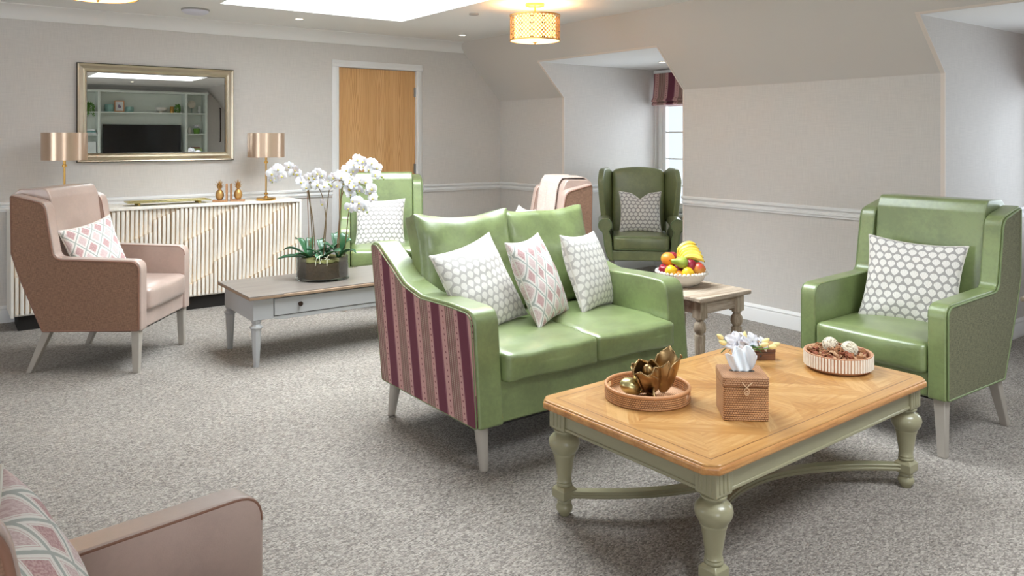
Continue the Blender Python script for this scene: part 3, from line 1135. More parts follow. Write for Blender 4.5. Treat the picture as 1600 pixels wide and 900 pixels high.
# ------------------------------------------------------------------ rolled-arm wingback in the dormer
def wingback():
    root = empty('wingback_chair')
    tag(root, 'olive green wingback chair with rolled arms, standing in the window dormer', 'armchair')
    for sg in (-1, 1):
        # rolled arm: outline seen from the front, swept from front to back
        out = []
        cx, cz, r = .345, .600, .064
        for k in range(15):
            a = radians(-60 + 250 * k / 14)
            out.append((cx + r * cos(a), cz + r * sin(a)))
        inner = [(.312, .545), (.290, .48), (.272, .262)]
        outer = [(.300, .262), (.328, .315), (.350, .40), (.358, .48), (.368, .535)]
        pts = out + inner + outer
        pts = [(sg * p, q) for p, q in pts]
        bm = BM()
        prism(bm, pts, -.37, .22, 'y')
        arm = obj('arm', bm, 'olive', root, bevel=.008, seg=3)
        bm = BM()
        tube(bm, [(p, -.371, q) for p, q in pts], .005, 6, closed=True)
        obj('piping', bm, 'welt', arm, smooth=80)
        # wing
        bm = BM()
        wp = fillet([(.02, .58), (-.03, .80), (-.05, 1.02), (.03, 1.135), (.20, 1.14), (.34, 1.09), (.30, .58)], [.02, .1, .08, .08, .05, .02, .02], 8)
        Mx = Matrix.Translation((sg * .268, .31, .58)) @ Matrix.Rotation(radians(sg * 17), 4, 'Z') @ Matrix.Rotation(radians(sg * 3), 4, 'Y') @ Matrix.Translation((0, -.31, -.58))
        prism(bm, wp, -.030, .030, 'x', Mx)
        wing = obj('wing', bm, 'olive', root, bevel=.022, seg=4)
    bm = BM()
    def arch_(p, u, v, w):
        p = p.copy()
        if w > 0:
            p.z += .035 * (1 - u * u) * w
        return p
    Mx = Matrix.Translation((0, .26, .78)) @ Matrix.Rotation(radians(-9), 4, 'X')
    softbox(bm, .535, .13, .66, .035, (0, .02, 0), 14, Mx, arch_)
    obj('backrest', bm, 'olive', root, smooth=60)
    bm = BM()
    box(bm, -.29, .29, .25, .33, .262, .60)
    obj('rear_panel', bm, 'olive', root, bevel=.01)
    bm = BM()
    softbox(bm, .535, .58, .135, .03, (0, .01, .02), 14, Matrix.Translation((0, -.09, .43)))
    seat = obj('seat_cushion', bm, 'olive', root, smooth=60)
    bm = BM()
    for z in (.37, .488):
        tube(bm, fillet([(-.262, -.372), (.262, -.372), (.262, .18), (-.262, .18)], .03, 4) and [(p, q, z) for p, q in fillet([(-.262, -.374), (.262, -.374), (.262, .18), (-.262, .18)], .03, 4)], .0045, 6, closed=True)
    obj('piping', bm, 'welt', seat, smooth=80)
    bm = BM()
    box(bm, -.30, .30, -.365, .27, .262, .36)
    obj('front_rail', bm, 'olive', root, bevel=.012, seg=3)
    for sg in (-1, 1):
        taper_leg('leg', root, (sg * .285, -.32, .265), (sg * .285, -.32, 0), .05, .04)
        taper_leg('leg', root, (sg * .265, .24, .265), (sg * .265, .32, 0), .045, .035)
    return root


wb = wingback()
place(wb, 5.71, 5.56, -43)


# ------------------------------------------------------------------ two-seat sofa
sofa = empty('sofa', (2.53, 2.75, 0))
tag(sofa, 'two-seat green leather sofa with berry striped fabric side in the middle of the room', 'sofa')
HW = .672            # half width
AT = .135            # arm thickness
SP = [(0.0, .198), (.045, .700), (.26, .706), (.50, .700), (.66, .735), (.80, .815), (.95, .90), (1.03, .90), (.90, .198)]
SR = [.015, .075, 0, .08, .06, .10, .05, .03, .015]
prof = fillet(SP, SR, 7)
for sg in (-1, 1):
    bm = BM()
    prism(bm, prof, sg * (HW - AT), sg * (HW - .006), 'x')
    arm = obj('arm', bm, 'green', sofa, bevel=.02, seg=4)
    P = fillet([(.014, .203), (.058, .684), (.26, .690), (.50, .684), (.668, .720), (.81, .802), (.955, .886), (1.012, .886), (.885, .203)], [.01, .06, 0, .08, .06, .1, .04, .02, .01], 7)
    bm = BM()
    prism(bm, P, sg * (HW - .02), sg * (HW + .004), 'x')
    pn = obj('striped_side', bm, 'stripe', sofa, bevel=.003)
    bm = BM()
    tube(bm, [(sg * (HW + .002), a, b) for a, b in P], .003, 6, closed=True)
    obj('piping', bm, 'welt', pn, smooth=80)
    bm = BM()
bm = BM()
prism(bm, fillet([(.80, .30), (.86, .86), (1.02, .86), (.90, .20), (.78, .20)], [.01, .03, .03, .01, .01], 4), -(HW - AT) + .001, (HW - AT) - .001, 'x')
obj('back_frame', bm, 'green', sofa, bevel=.01, seg=3)
bm = BM()
prism(bm, [(.020, .2), (.046, .385), (.80, .385), (.80, .2)], -(HW - AT) + .001, HW - AT - .001, 'x')
obj('front_rail', bm, 'green', sofa, bevel=.01, seg=3)
for sg in (-1, 1):
    bm = BM()
    wdt = HW - AT - .003
    def puff(p, u, v, w):
        p = p.copy()
        n_ = noise.noise(Vector((p.x * 6 + sg * 3, p.y * 6, p.z * 8))) * .006
        p.z += n_ + (-.012 if v < -.6 and w > 0 else 0) * abs(v)
        p.y += n_
        return p
    softbox(bm, wdt, .72, .140, .022, (0.0, .012, .020), 18, Matrix.Translation((sg * wdt / 2, .338, .447)), puff)
    obj('seat_cushion', bm, 'green', sofa, smooth=60)
for sg in (-1, 1):
    bm = BM()
    def puff2(p, u, v, w):
        p = p.copy()
        e = (1 - u * u) * (1 - w * w)
        ear = (abs(u) * abs(w)) ** 6
        p.y *= .62 + .55 * max(0, e) ** .45
        p.x *= 1 + .045 * ear - .03 * (1 - w * w) * abs(u) ** 3
        p.z *= 1 + .035 * ear
        if w > 0:
            p.z -= .022 * (1 - u * u) * w
        n_ = noise.noise(Vector((p.x * 9 + 9 * sg, v, p.z * 9))) * .016 + noise.noise(Vector((p.x * 4 + 5 * sg, 2, p.z * 4))) * .012
        p.y += n_
        p.z += noise.noise(Vector((p.x * 6 + 7 * sg, 2 + v, p.z * 4))) * .012 * (w > 0)
        return p
    Mx = Matrix.Translation((sg * .276, .735, .778)) @ Matrix.Rotation(radians(-13), 4, 'X')
    softbox(bm, .575, .20, .54, .03, (0, 0, 0), 22, Mx, puff2)
    bc = obj('back_cushion', bm, 'green', sofa, smooth=60)
for sg in (-1, 1):
    taper_leg('leg', sofa, (sg * .615, .068, .205), (sg * .607, .055, 0), .064, .040, rnd=True)
    taper_leg('leg', sofa, (sg * .615, .845, .205), (sg * .610, .905, 0), .064, .040, rnd=True)
bm = BM()
box(bm, -.62, .62, .03, .86, .19, .203)
obj('underlining', bm, 'dark', sofa, smooth=0)

# ------------------------------------------------------------------ scatter cushions and throw
for a in PILLOWS:
    pillow(*a[0], **a[1])

# throw folded over the back of the far blush chair
th = empty('throw_blanket', pch2.location, radians(-109.5))
tag(th, 'pale blush throw folded over the back of the chair behind the sofa', 'throw')
bm = BM()
path = [(.15, .60), (.178, .80), (.210, 1.05), (.222, 1.10), (.246, 1.134), (.33, 1.136), (.42, 1.134), (.466, 1.105), (.462, 1.0), (.448, .75), (.44, .60)]
nx = 14
def spl(path, m):
    out = []
    for i in range(len(path) - 1):
        for k in range(m):
            t = k / m
            out.append((path[i][0] * (1 - t) + path[i + 1][0] * t, path[i][1] * (1 - t) + path[i + 1][1] * t))
    return out + [path[-1]]
pp = spl(path, 4)
g = []
for i, (y, z) in enumerate(pp):
    row = []
    for k in range(nx + 1):
        x = -.215 + .40 * k / nx + .02 * (i / len(pp))
        wv = .006 * sin(x * 30) + .004 * sin(x * 70 + i * .2)
        nz_ = 1 if 8 < i < 34 else 0
        row.append(bm.verts.new((x, y + (0 if nz_ else (wv if i > 20 else -wv) - (.004 if i < 20 else -.004)), z + (.006 + wv * .5 if nz_ else 0))))
    g.append(row)
for i in range(len(pp) - 1):
    for k in range(nx):
        bm.faces.new((g[i][k], g[i][k + 1], g[i + 1][k + 1], g[i + 1][k]))
o = obj('blanket', bm, 'throw', th, smooth=70)
md = o.modifiers.new('thickness', 'SOLIDIFY')
md.thickness = .008
md.offset = 1


# ------------------------------------------------------------------ honey and sage coffee table
CTZ = .45
ct = empty('coffee_table', (2.597, 1.965, 0), radians(1.7))
tag(ct, 'low sage-painted coffee table with honey parquet top and turned legs in front of the sofa', 'coffee table')
TW, TD = 1.45, .83
def top_poly(w, d, c):
    return fillet([(-w / 2 + c, -d / 2), (w / 2 - c, -d / 2), (w / 2, -d / 2 + c), (w / 2, d / 2 - c), (w / 2 - c, d / 2), (-w / 2 + c, d / 2), (-w / 2, d / 2 - c), (-w / 2, -d / 2 + c)], .02, 3)
bm = BM()
prism(bm, top_poly(TW - .012, TD - .012, .035), CTZ - .012, CTZ, 'z')
obj('table_top', bm, 'parquet', ct, bevel=.004)
bm = BM()
prism(bm, top_poly(TW, TD, .04), CTZ - .034, CTZ - .006, 'z')
obj('moulded_edge', bm, 'honeyedge', ct, bevel=.009, seg=4)
lx, ly = .638, .350
bm = BM()
for sg in (-1, 1):
    for half, z0, z1 in ((.010, CTZ - .108, CTZ - .034), (.014, CTZ - .112, CTZ - .100), (.013, CTZ - .046, CTZ - .036)):
        y = sg * (ly + .022)
        box(bm, -lx + .04, lx - .04, y - half, y + half, z0, z1)
        x = sg * (lx + .022)
        box(bm, x - half, x + half, -ly + .04, ly - .04, z0, z1)
obj('apron', bm, 'paintolive', ct, bevel=.003)
leg_prof = [(.0, .0), (.019, .0), (.021, .006), (.029, .016), (.033, .028), (.029, .041), (.022, .047), (.028, .050), (.028, .056), (.025, .060)]
leg_up = [(.025, .112), (.030, .115), (.031, .121), (.027, .126), (.030, .131), (.027, .137), (.028, .152), (.034, .190), (.039, .220), (.042, .230), (.044, .235), (.043, .240),
          (.048, .246), (.057, .262), (.061, .279), (.058, .294), (.048, .305), (.038, .311), (.031, .315), (.030, .320), (.041, .323), (.042, .329), (.036, .333)]
for x in (-lx, lx):
    for y in (-ly, ly):
        bm = BM()
        T = Matrix.Translation((x, y, 0))
        lathe(bm, leg_prof, 28, T)
        lathe(bm, leg_up, 32, T)
        lg = obj('leg', bm, 'paintolive', ct, smooth=50)
        bm = BM()
        pts = fillet([(x - .034, y - .034), (x + .034, y - .034), (x + .034, y + .034), (x - .034, y + .034)], 0)
        def blk(z0, z1, h, c):
            A = []
            for z, hh in ((z0, h - c), (z0 + c * 1.2, h), (z1 - c * 1.2, h), (z1, h - c)):
                A.append([bm.verts.new((x + i * hh, y + j * hh, z)) for i, j in ((-1, -1), (1, -1), (1, 1), (-1, 1))])
            bm.faces.new(A[0][::-1])
            bm.faces.new(A[-1])
            for a, b in zip(A, A[1:]):
                for k in range(4):
                    bm.faces.new((a[k], a[(k + 1) % 4], b[(k + 1) % 4], b[k]))
        blk(.058, .113, .034, .010)
        obj('square_block', bm, 'paintolive', lg, bevel=.002, smooth=30)
        bm = BM()
        blk(.332, CTZ - .034, .041, .004)
        for i, j in ((1, 0), (-1, 0), (0, 1), (0, -1)):
            for t in (-.02, .0, .02):
                cx, cy = x + i * .039 + (t if j else 0), y + j * .039 + (t if i else 0)
                box(bm, cx - .005, cx + .005, cy - .005, cy + .005, .345, CTZ - .042)
        obj('corner_block', bm, 'paintolive', lg, bevel=.002, smooth=30)
# stretcher: two bowed arms at each end that meet a straight middle bar
def ribbon(bm, pts, h, z0, w):
    n = len(pts)
    L, R = [], []
    for i, p in enumerate(pts):
        t = (Vector(pts[min(i + 1, n - 1)]) - Vector(pts[max(i - 1, 0)])).normalized()
        nn = Vector((-t.y, t.x))
        L.append((p[0] + nn.x * w / 2, p[1] + nn.y * w / 2))
        R.append((p[0] - nn.x * w / 2, p[1] - nn.y * w / 2))
    prism(bm, L + R[::-1], z0, z0 + h, 'z')
def arcpts(x0, y0, x1, y1, cx, cy, n=24):
    return [((1 - t) ** 2 * x0 + 2 * t * (1 - t) * cx + t * t * x1, (1 - t) ** 2 * y0 + 2 * t * (1 - t) * cy + t * t * y1) for t in [k / n for k in range(n + 1)]]
for sg in (-1, 1):
    bm = BM()
    P = arcpts(-lx, sg * ly, lx, sg * ly, 0, -sg * .27, 34)
    P = P[:]
    ribbon(bm, P, .022, .067, .030)
    ribbon(bm, P, .007, .075, .040)
    ribbon(bm, P, .006, .090, .038)
    obj('stretcher', bm, 'paintolive', ct, smooth=40, bevel=.002)


def ctp(x, y):
    """the point of the coffee table top nearest to world x, y"""
    return (x, y, CTZ + .0005)


# rattan tray
TR = (2.205, 2.105)
tray = empty('rattan_tray', (TR[0], TR[1], CTZ + .0035), radians(-60))
tag(tray, 'round woven rattan tray under the bronze flower on the coffee table', 'tray')
r, hh = .163, .045
bm = BM()
lathe(bm, [(0.0, .0), (r - .004, .0), (r - .004, .008), (0.0, .008)], 48, cap=False)
s_ = Sh('rattan_tray_base')
u, v, w_ = s_.xyz(s_.coord())
rad = s_.ma('SQRT', s_.ma('ADD', s_.ma('MULTIPLY', u, u), s_.ma('MULTIPLY', v, v)))
rg = s_.ma('SINE', s_.ma('MULTIPLY', rad, 900))
s_.p(color=s_.mix(s_.step(rg, -1, 1), lin('B07C50'), lin('DDB08A')), rough=.5)
s_.bump(rg, .4, .002)
obj('tray_base', bm, s_.m, tray)
bm = BM()
uvl = bm.loops.layers.uv.verify()
seg = 96
zs = [.0, .012, .036, hh]
for rr, flip in ((r, 1), (r - .009, -1)):
    for i in range(seg):
        for j in range(3):
            a0, a1 = 2 * pi * i / seg, 2 * pi * (i + 1) / seg
            am = (a0 + a1) / 2
            if j == 1 and (abs(am) < .28 or abs(am - 2 * pi) < .28 or abs(am - pi) < .28):
                continue
            q = [(rr * cos(a0), rr * sin(a0), zs[j]), (rr * cos(a1), rr * sin(a1), zs[j]), (rr * cos(a1), rr * sin(a1), zs[j + 1]), (rr * cos(a0), rr * sin(a0), zs[j + 1])]
            f = bm.faces.new([bm.verts.new(k) for k in q])
            for lp, uvv in zip(f.loops, ((a0 * r / .0085, zs[j] / .0075), (a1 * r / .0085, zs[j] / .0075), (a1 * r / .0085, zs[j + 1] / .0075), (a0 * r / .0085, zs[j + 1] / .0075))):
                lp[uvl].uv = uvv
bmesh.ops.remove_doubles(bm, verts=bm.verts, dist=.0001)
obj('woven_wall', bm, 'rattan', tray, smooth=60)
bm = BM()
for z, t in ((hh, .0065), (.002, .005)):
    tube(bm, [((r - .0045) * cos(2 * pi * k / 64), (r - .0045) * sin(2 * pi * k / 64), z) for k in range(64)], t, 8, closed=True)
for c in (0, pi):
    for zz in (.012, .036):
        tube(bm, [((r - .0045) * cos(c + a), (r - .0045) * sin(c + a), zz) for a in [-.28 + .56 * k / 12 for k in range(13)]], .003, 6)
    for e in (-.28, .28):
        tube(bm, [((r - .0045) * cos(c + e), (r - .0045) * sin(c + e), .012), ((r - .0045) * cos(c + e), (r - .0045) * sin(c + e), .036)], .0055, 6)
obj('rim', bm, simple('rattan_cane_rim', 'C78F62', .5, vary=(200, .2)), tray, smooth=60)


# bronze magnolia
def petal(bm, base, yaw_, lean, L, Wd, cup, tip=.02, thick=.004, n=12, curl=0.0):
    """a cupped petal: rises from base, leans outwards by lean, drawn in to a point"""
    R_ = Matrix.Translation(base) @ Matrix.Rotation(yaw_, 4, 'Z') @ Matrix.Rotation(lean, 4, 'Y')
    def pt(u, v, off):
        # v along the petal 0..1, u across -1..1
        wd = Wd * (sin(pi * min(1, v * .86 + .12)) ** .75) * (1 - .25 * v * v)
        if v > .8:
            wd *= max(0.03, 1 - ((v - .8) / .2) ** 1.6)
        a = u * cup
        x = -sin(v * pi * .80) * L * .20 + (wd * (cos(a) - 1) / max(cup, .01)) + curl * v ** 4 * L
        x = -x + off
        y = wd * sin(a) / max(cup, .01)
        z = v * L + tip * (1 - abs(u)) * v ** 6
        return R_ @ Vector((x, y, z))
    for off in (0, thick):
        g_ = [[bm.verts.new(pt(-1 + 2 * i / n, j / n, off)) for i in range(n + 1)] for j in range(n + 1)]
        for j in range(n):
            for i in range(n):
                bm.faces.new((g_[j][i], g_[j][i + 1], g_[j + 1][i + 1], g_[j + 1][i]))
        if off == 0:
            g0 = g_
        else:
            ring0 = [g0[0][i] for i in range(n + 1)] + [g0[j][n] for j in range(1, n + 1)] + [g0[n][i] for i in range(n - 1, -1, -1)] + [g0[j][0] for j in range(n - 1, 0, -1)]
            ring1 = [g_[0][i] for i in range(n + 1)] + [g_[j][n] for j in range(1, n + 1)] + [g_[n][i] for i in range(n - 1, -1, -1)] + [g_[j][0] for j in range(n - 1, 0, -1)]
            for k in range(len(ring0)):
                bm.faces.new((ring0[k], ring0[(k + 1) % len(ring0)], ring1[(k + 1) % len(ring1)], ring1[k]))


fl = empty('flower_sculpture', (TR[0], TR[1], CTZ + .0125), -YAW)
fl.scale = (1.1, 1.1, 1.08)
tag(fl, 'antique gold metal magnolia flower sculpture resting in the rattan tray', 'sculpture')
# axes here: x to the right of the view, y away
def ell(bm, c, rx, ry, rz, rot=(0, 0, 0), seg=20, open_=1.0):
    Mx = Matrix.Translation(c) @ Euler(rot).to_matrix().to_4x4() @ Matrix.Diagonal((rx, ry, rz, 1))
    lathe(bm, [(sin(pi * k / 14 * open_), -cos(pi * k / 14 * open_)) for k in range(15)], seg, Mx, cap=False)
def shellpetal(axis_at, tilt, az0, half, R_, L, flare=0.0, wave=.0, v0=.04, name='petal', seed=0):
    """one petal of a cup: part of a bud-shaped shell round a tilted axis, narrowing to a point"""
    bm = BM()
    Mx = Matrix.Translation(axis_at) @ Euler(tilt).to_matrix().to_4x4()
    n, m = 14, 12
    rows = []
    for j in range(n + 1):
        v = v0 + (1 - v0) * j / n
        rad = R_ * sin(pi * min(1, .07 + .60 * v)) ** .7 * (1 + flare * max(0, v - .6) ** 2 * 6)
        hw = half * (min(1, (v / .3)) ** .5) * (1 - max(0, (v - .62) / .38) ** 2.6 * .80)
        row = []
        for i in range(m + 1):
            u = -1 + 2 * i / m
            a = az0 + u * hw
            rr = rad * (1 + wave * sin(u * 5 + seed) * v) + .004 * u * u * v
            z = L * v - .10 * L * u * u * v
            row.append(bm.verts.new(Mx @ Vector((rr * cos(a), rr * sin(a), z))))
        rows.append(row)
    for j in range(n):
        for i in range(m):
            bm.faces.new((rows[j][i], rows[j][i + 1], rows[j + 1][i + 1], rows[j + 1][i]))
    o = obj(name, bm, 'bronze', fl, smooth=80)
    md = o.modifiers.new('thickness', 'SOLIDIFY')
    md.thickness = .0035
    return o


# main cup, opening to the upper left
T1 = (radians(12), radians(-14), 0)
B1 = (.014, -.006, .009)
for k, (az, hf, R_, L, fl_) in enumerate(((-125, 1.25, .048, .108, .0), (-200, 1.1, .050, .118, .04), (110, 1.1, .046, .115, .0), (-55, 1.05, .046, .112, .0), (40, 1.0, .045, .11, .0))):
    shellpetal(B1, T1, radians(az), hf, R_, L, fl_, .03, seed=k)
# tall petals on the right
T2 = (0, radians(10), 0)
B2 = (.050, .006, .006)
for k, (az, hf, R_, L, fl_) in enumerate(((-20, 1.2, .044, .148, .12), (75, 1.1, .042, .158, .18), (-95, .85, .040, .122, .1))):
    shellpetal(B2, T2, radians(az), hf, R_, L, fl_, .03, seed=3 + k)
# low petals spreading over the tray
shellpetal((.018, -.028, .020), (radians(82), radians(28), 0), radians(-90), 1.0, .034, .074, .5, .05, seed=7)
shellpetal((.030, -.020, .022), (radians(74), radians(62), 0), radians(-90), 1.0, .032, .078, .5, .05, seed=8)
bm = BM()
ell(bm, (.004, -.010, .078), .022, .022, .034, (.2, -.3, 0))
obj('flower_centre', bm, 'bronze', fl, smooth=70)
bm = BM()
ell(bm, (-.060, -.014, .031), .042, .034, .029, (0, .45, .3))
lathe(bm, [(.0005, -.012), (.012, -.008), (.016, 0), (.012, .010), (.0005, .016)], 12, Matrix.Translation((-.030, -.018, .020)))
obj('bud', bm, 'softgold', fl, smooth=70)
bm = BM()
tube(bm, [(-.04, .0, .014), (0, 0, .013), (.03, 0, .02), (.04, 0, .035)], .010, 10)
obj('stem', bm, 'bronze', fl, smooth=70)

# rattan tissue box
TB = (2.350, 1.778)
tb = empty('tissue_box_cover', ctp(*TB), radians(-41.5))
tag(tb, 'square woven rattan tissue box cover with a loop clasp on the coffee table', 'tissue box')
def wbox(bm, w, z0, z1, r, tp=True, bt=False):
    uvl = bm.loops.layers.uv.verify()
    P = fillet([(-w, -w), (w, -w), (w, w), (-w, w)], r, 5)
    n = len(P)
    L = [0]
    for i in range(n):
        L.append(L[-1] + hypot(P[(i + 1) % n][0] - P[i][0], P[(i + 1) % n][1] - P[i][1]))
    A = [bm.verts.new((x, y, z0)) for x, y in P]
    B = [bm.verts.new((x, y, z1)) for x, y in P]
    for i in range(n):
        f = bm.faces.new((A[i], A[(i + 1) % n], B[(i + 1) % n], B[i]))
        for lp, q in zip(f.loops, ((L[i], z0), (L[i + 1], z0), (L[i + 1], z1), (L[i], z1))):
            lp[uvl].uv = (q[0] / .0085, q[1] / .0078)
    if tp:
        f = bm.faces.new(B)
        for lp in f.loops:
            lp[uvl].uv = (lp.vert.co.x / .0085, lp.vert.co.y / .0075)
    if bt:
        bm.faces.new(A[::-1])
bm = BM()
wbox(bm, .079, .0, .118, .012, True, True)
obj('box_body', bm, 'rattan', tb, bevel=.003, seg=2)
bm = BM()
wbox(bm, .081, .1185, .155, .014, True, True)
lid = obj('lid', bm, weave('rattan_weave_lid', '8A5632', 'E0AC80', 1.0, 1.0), tb, bevel=.006, seg=3)
bm = BM()
prism(bm, fillet([(-.045, -.012), (.045, -.012), (.045, .012), (-.045, .012)], .011, 4), .1551, .1556, 'z')
obj('slot', bm, 'black', lid, smooth=0)
bm = BM()
yf = -.0835
tube(bm, [(-.016, yf, .138), (-.006, yf - .002, .126), (.004, yf - .003, .118), (.010, yf - .003, .108), (.006, yf - .003, .097), (0, yf - .003, .094), (-.006, yf - .003, .097), (-.010, yf - .003, .108), (-.004, yf - .004, .118), (.006, yf - .003, .127), (.020, yf, .138)], .0017, 6)
tube(bm, [(.004 * cos(a), yf - .004, .104 + .005 * sin(a)) for a in [2 * pi * k / 12 for k in range(12)]], .0016, 6, closed=True)
obj('clasp', bm, simple('pale_cane_cord', 'E2C09A', .5), tb, smooth=60)
bm = BM()
# crumpled tissue: two folded sheets pulled up through the slot
random.seed(3)
for sh_, ph in ((0, 0.0), (1, 1.7)):
    nU, nV = 22, 16
    g_ = []
    for j in range(nV + 1):
        v = j / nV
        row = []
        for i in range(nU + 1):
            u = -1 + 2 * i / nU
            spread = .026 + .030 * v ** .7
            x = u * spread * (1 - .2 * v) + (.006 if sh_ else -.004) - .012 * v * (1 - sh_)
            y = .020 * v * sin(u * 2.2 + ph) + .010 * sin(u * 7 + ph * 2 + v * 2) * (.3 + v) + (.008 if sh_ else -.008) * (1 - v)
            z = .155 + .085 * v * (1 - .25 * u * u) + .008 * sin(u * 5 + ph * 3) * v + (.0 if sh_ else -.012 * v)
            row.append(bm.verts.new((x, y, z)))
        g_.append(row)
    for j in range(nV):
        for i in range(nU):
            bm.faces.new((g_[j][i], g_[j][i + 1], g_[j + 1][i + 1], g_[j + 1][i]))
o = obj('tissue', bm, 'tissue', tb, smooth=80)
md = o.modifiers.new('thickness', 'SOLIDIFY')
md.thickness = .0012

# small vase of white flowers behind the tissue box
VB = (2.86, 2.155)
vb = empty('flower_vase', ctp(*VB), -YAW)
tag(vb, 'small teal glass vase of white flowers and cream buds behind the tissue box', 'vase')
bm = BM()
lathe(bm, [(.0, .0), (.026, .0), (.031, .008), (.032, .055), (.024, .068), (.027, .074), (.025, .074), (.022, .068), (.029, .054), (.028, .010), (0, .006)], 24, cap=False)
obj('vase_body', bm, 'vaseglass', vb)
for x, y, z, c in ((-.062, 0, .105, 0), (-.058, -.01, .09, 1), (.062, -.02, .085, 2), (.085, 0, .072, 3), (.02, .02, .105, 4), (-.02, 0, .10, 5)):
    bm = BM()
    tube(bm, [(0, 0, .03), (x * .2, y * .2, .072), (x * .6, y * .6, z * .9), (x * 1.35, y, z)], .0028, 6)
    stt = obj('stem', bm, 'leafmid', vb, smooth=80)
buds = [(-.102, 0, .122, -.9), (-.093, -.01, .100, -1.2), (.012, .025, .122, .1), (.088, -.015, .092, 1.3), (.128, .0, .078, 1.5), (.148, .012, .086, 1.3), (.105, .02, .10, 1.0)]
for x, y, z, t in buds:
    bm = BM()
    Mx = Matrix.Translation((x, y, z)) @ Matrix.Rotation(t, 4, 'Y')
    lathe(bm, [(.0005, -.018), (.008, -.014), (.0115, -.004), (.010, .006), (.006, .014), (.0005, .020)], 12, Mx)
    obj('flower_bud', bm, 'tulipbud', vb, smooth=80)
def bloom(name, c, size, tilt, parent, seed):
    random.seed(seed)
    bm = BM()
    for k in range(6):
        a = 2 * pi * k / 6 + random.uniform(-.2, .2)
        Mx = Matrix.Translation(c) @ Euler(tilt).to_matrix().to_4x4() @ Matrix.Rotation(a, 4, 'Z')
        n = 6
        g_ = []
        for j in range(n + 1):
            v = j / n
            row = []
            for i in range(5):
                u = -1 + i / 2
                wd = size * .42 * sin(pi * (v * .85 + .08)) ** .7
                row.append(bm.verts.new(Mx @ Vector((v * size, u * wd, size * (.28 * v - .35 * v * v + .10 * sin(u * 3 + v * 4 + k))))))
            g_.append(row)
        for j in range(n):
            for i in range(4):
                bm.faces.new((g_[j][i], g_[j][i + 1], g_[j + 1][i + 1], g_[j + 1][i]))
    o_ = obj(name, bm, 'petal', parent, smooth=80)
    m_ = o_.modifiers.new('thickness', 'SOLIDIFY')
    m_.thickness = .0012
    return o_
bloom('blossom', (-.035, -.01, .098), .052, (1.1, -.3, .2), vb, 1)
bloom('blossom', (.015, .0, .100), .050, (.9, .3, 1), vb, 2)
bloom('blossom', (-.006, -.028, .070), .046, (1.35, .1, .5), vb, 4)
bloom('blossom', (.045, .02, .098), .042, (.9, .6, 0), vb, 5)
bloom('blossom', (.098, .03, .085), .036, (.8, .7, .4), vb, 6)
for k, (a, l) in enumerate(((pi, .10), (2.6, .07), (-.5, .09), (.2, .08))):
    bm = BM()
    pts = []
    n = 8
    L_, R_ = [], []
    for j in range(n + 1):
        v = j / n
        cx, cy, cz = cos(a) * l * v, sin(a) * l * v * .5, .062 + .03 * sin(pi * v) - .012 * v
        w_ = .010 * sin(pi * (v * .9 + .05))
        L_.append(bm.verts.new((cx - sin(a) * w_, cy + cos(a) * w_, cz)))
        R_.append(bm.verts.new((cx + sin(a) * w_, cy - cos(a) * w_, cz + .002)))
    for j in range(n):
        bm.faces.new((L_[j], L_[j + 1], R_[j + 1], R_[j]))
    o = obj('leaf', bm, 'leafdark', vb, smooth=80)
    md = o.modifiers.new('thickness', 'SOLIDIFY')
    md.thickness = .001

# little walnut box
wbx = empty('wooden_box', ctp(3.005, 2.165), radians(-41))
tag(wbx, 'small dark walnut box beside the flower vase on the coffee table', 'box')
bm = BM()
box(bm, -.075, .055, -.024, .024, 0, .034)
bx_ = obj('box_body', bm, 'walnut', wbx, bevel=.002)
bm = BM()
box(bm, -.076, .056, -.025, .025, .0345, .050)
obj('lid', bm, 'walnut', wbx, bevel=.003)
bm = BM()
lathe(bm, [(0, 0), (.004, 0), (.004, .004), (0, .005)], 12, Matrix.Translation((-.01, -.0245, .018)) @ Matrix.Rotation(pi / 2, 4, 'X'), cap=False)
obj('keyhole', bm, 'black', bx_)

# ribbed bowl of potpourri
PB = (3.150, 1.880)
pb = empty('ribbed_bowl', ctp(*PB))
tag(pb, 'round white-ribbed clay bowl full of potpourri at the right end of the coffee table', 'bowl')
r = .139
bm = BM()
lathe(bm, [(0, 0), (r - .030, 0), (r - .014, .004), (r - .003, .014), (r - .001, .026), (r, .070), (r + .001, .074), (r - .004, .075), (r - .010, .072), (r - .012, .020), (0, .012)], 64, cap=False)
obj('bowl_body', bm, 'terracotta', pb)
bm = BM()
for k in range(66):
    a = 2 * pi * k / 66
    Mx = Matrix.Rotation(a, 4, 'Z') @ Matrix.Translation((r, 0, 0))
    w = .0045
    prism(bm, [(-.001, -w), (.003, -w * .6), (.003, w * .6), (-.001, w)], .016, .070, 'z', Mx)
obj('ribs', bm, 'cream', pb, smooth=40)
pot = bpy.data.objects
random.seed(11)
bm = BM()
for k in range(150):
    a = random.uniform(0, 2 * pi)
    q = sqrt(random.random()) * (r - .022)
    z = .054 + .038 * (1 - (q / r) ** 2) * random.uniform(.3, 1.15)
    Mx = Matrix.Translation((q * cos(a), q * sin(a), z)) @ Euler((random.uniform(-1, 1), random.uniform(-1, 1), random.uniform(0, 6))).to_matrix().to_4x4()
    L, w, cu = random.uniform(.016, .036), random.uniform(.008, .016), random.uniform(.4, 1.6)
    A = []
    for i in range(6):
        t = -1 + 2 * i / 5
        ang = t * cu
        for s2 in (-1, 1):
            A.append(bm.verts.new(Mx @ Vector((s2 * L / 2 * (1 - .3 * abs(t)), w * sin(ang), w * (1 - cos(ang))))))
    for i in range(5):
        f = bm.faces.new((A[2 * i], A[2 * i + 1], A[2 * i + 3], A[2 * i + 2]))
        f.material_index = k % 3
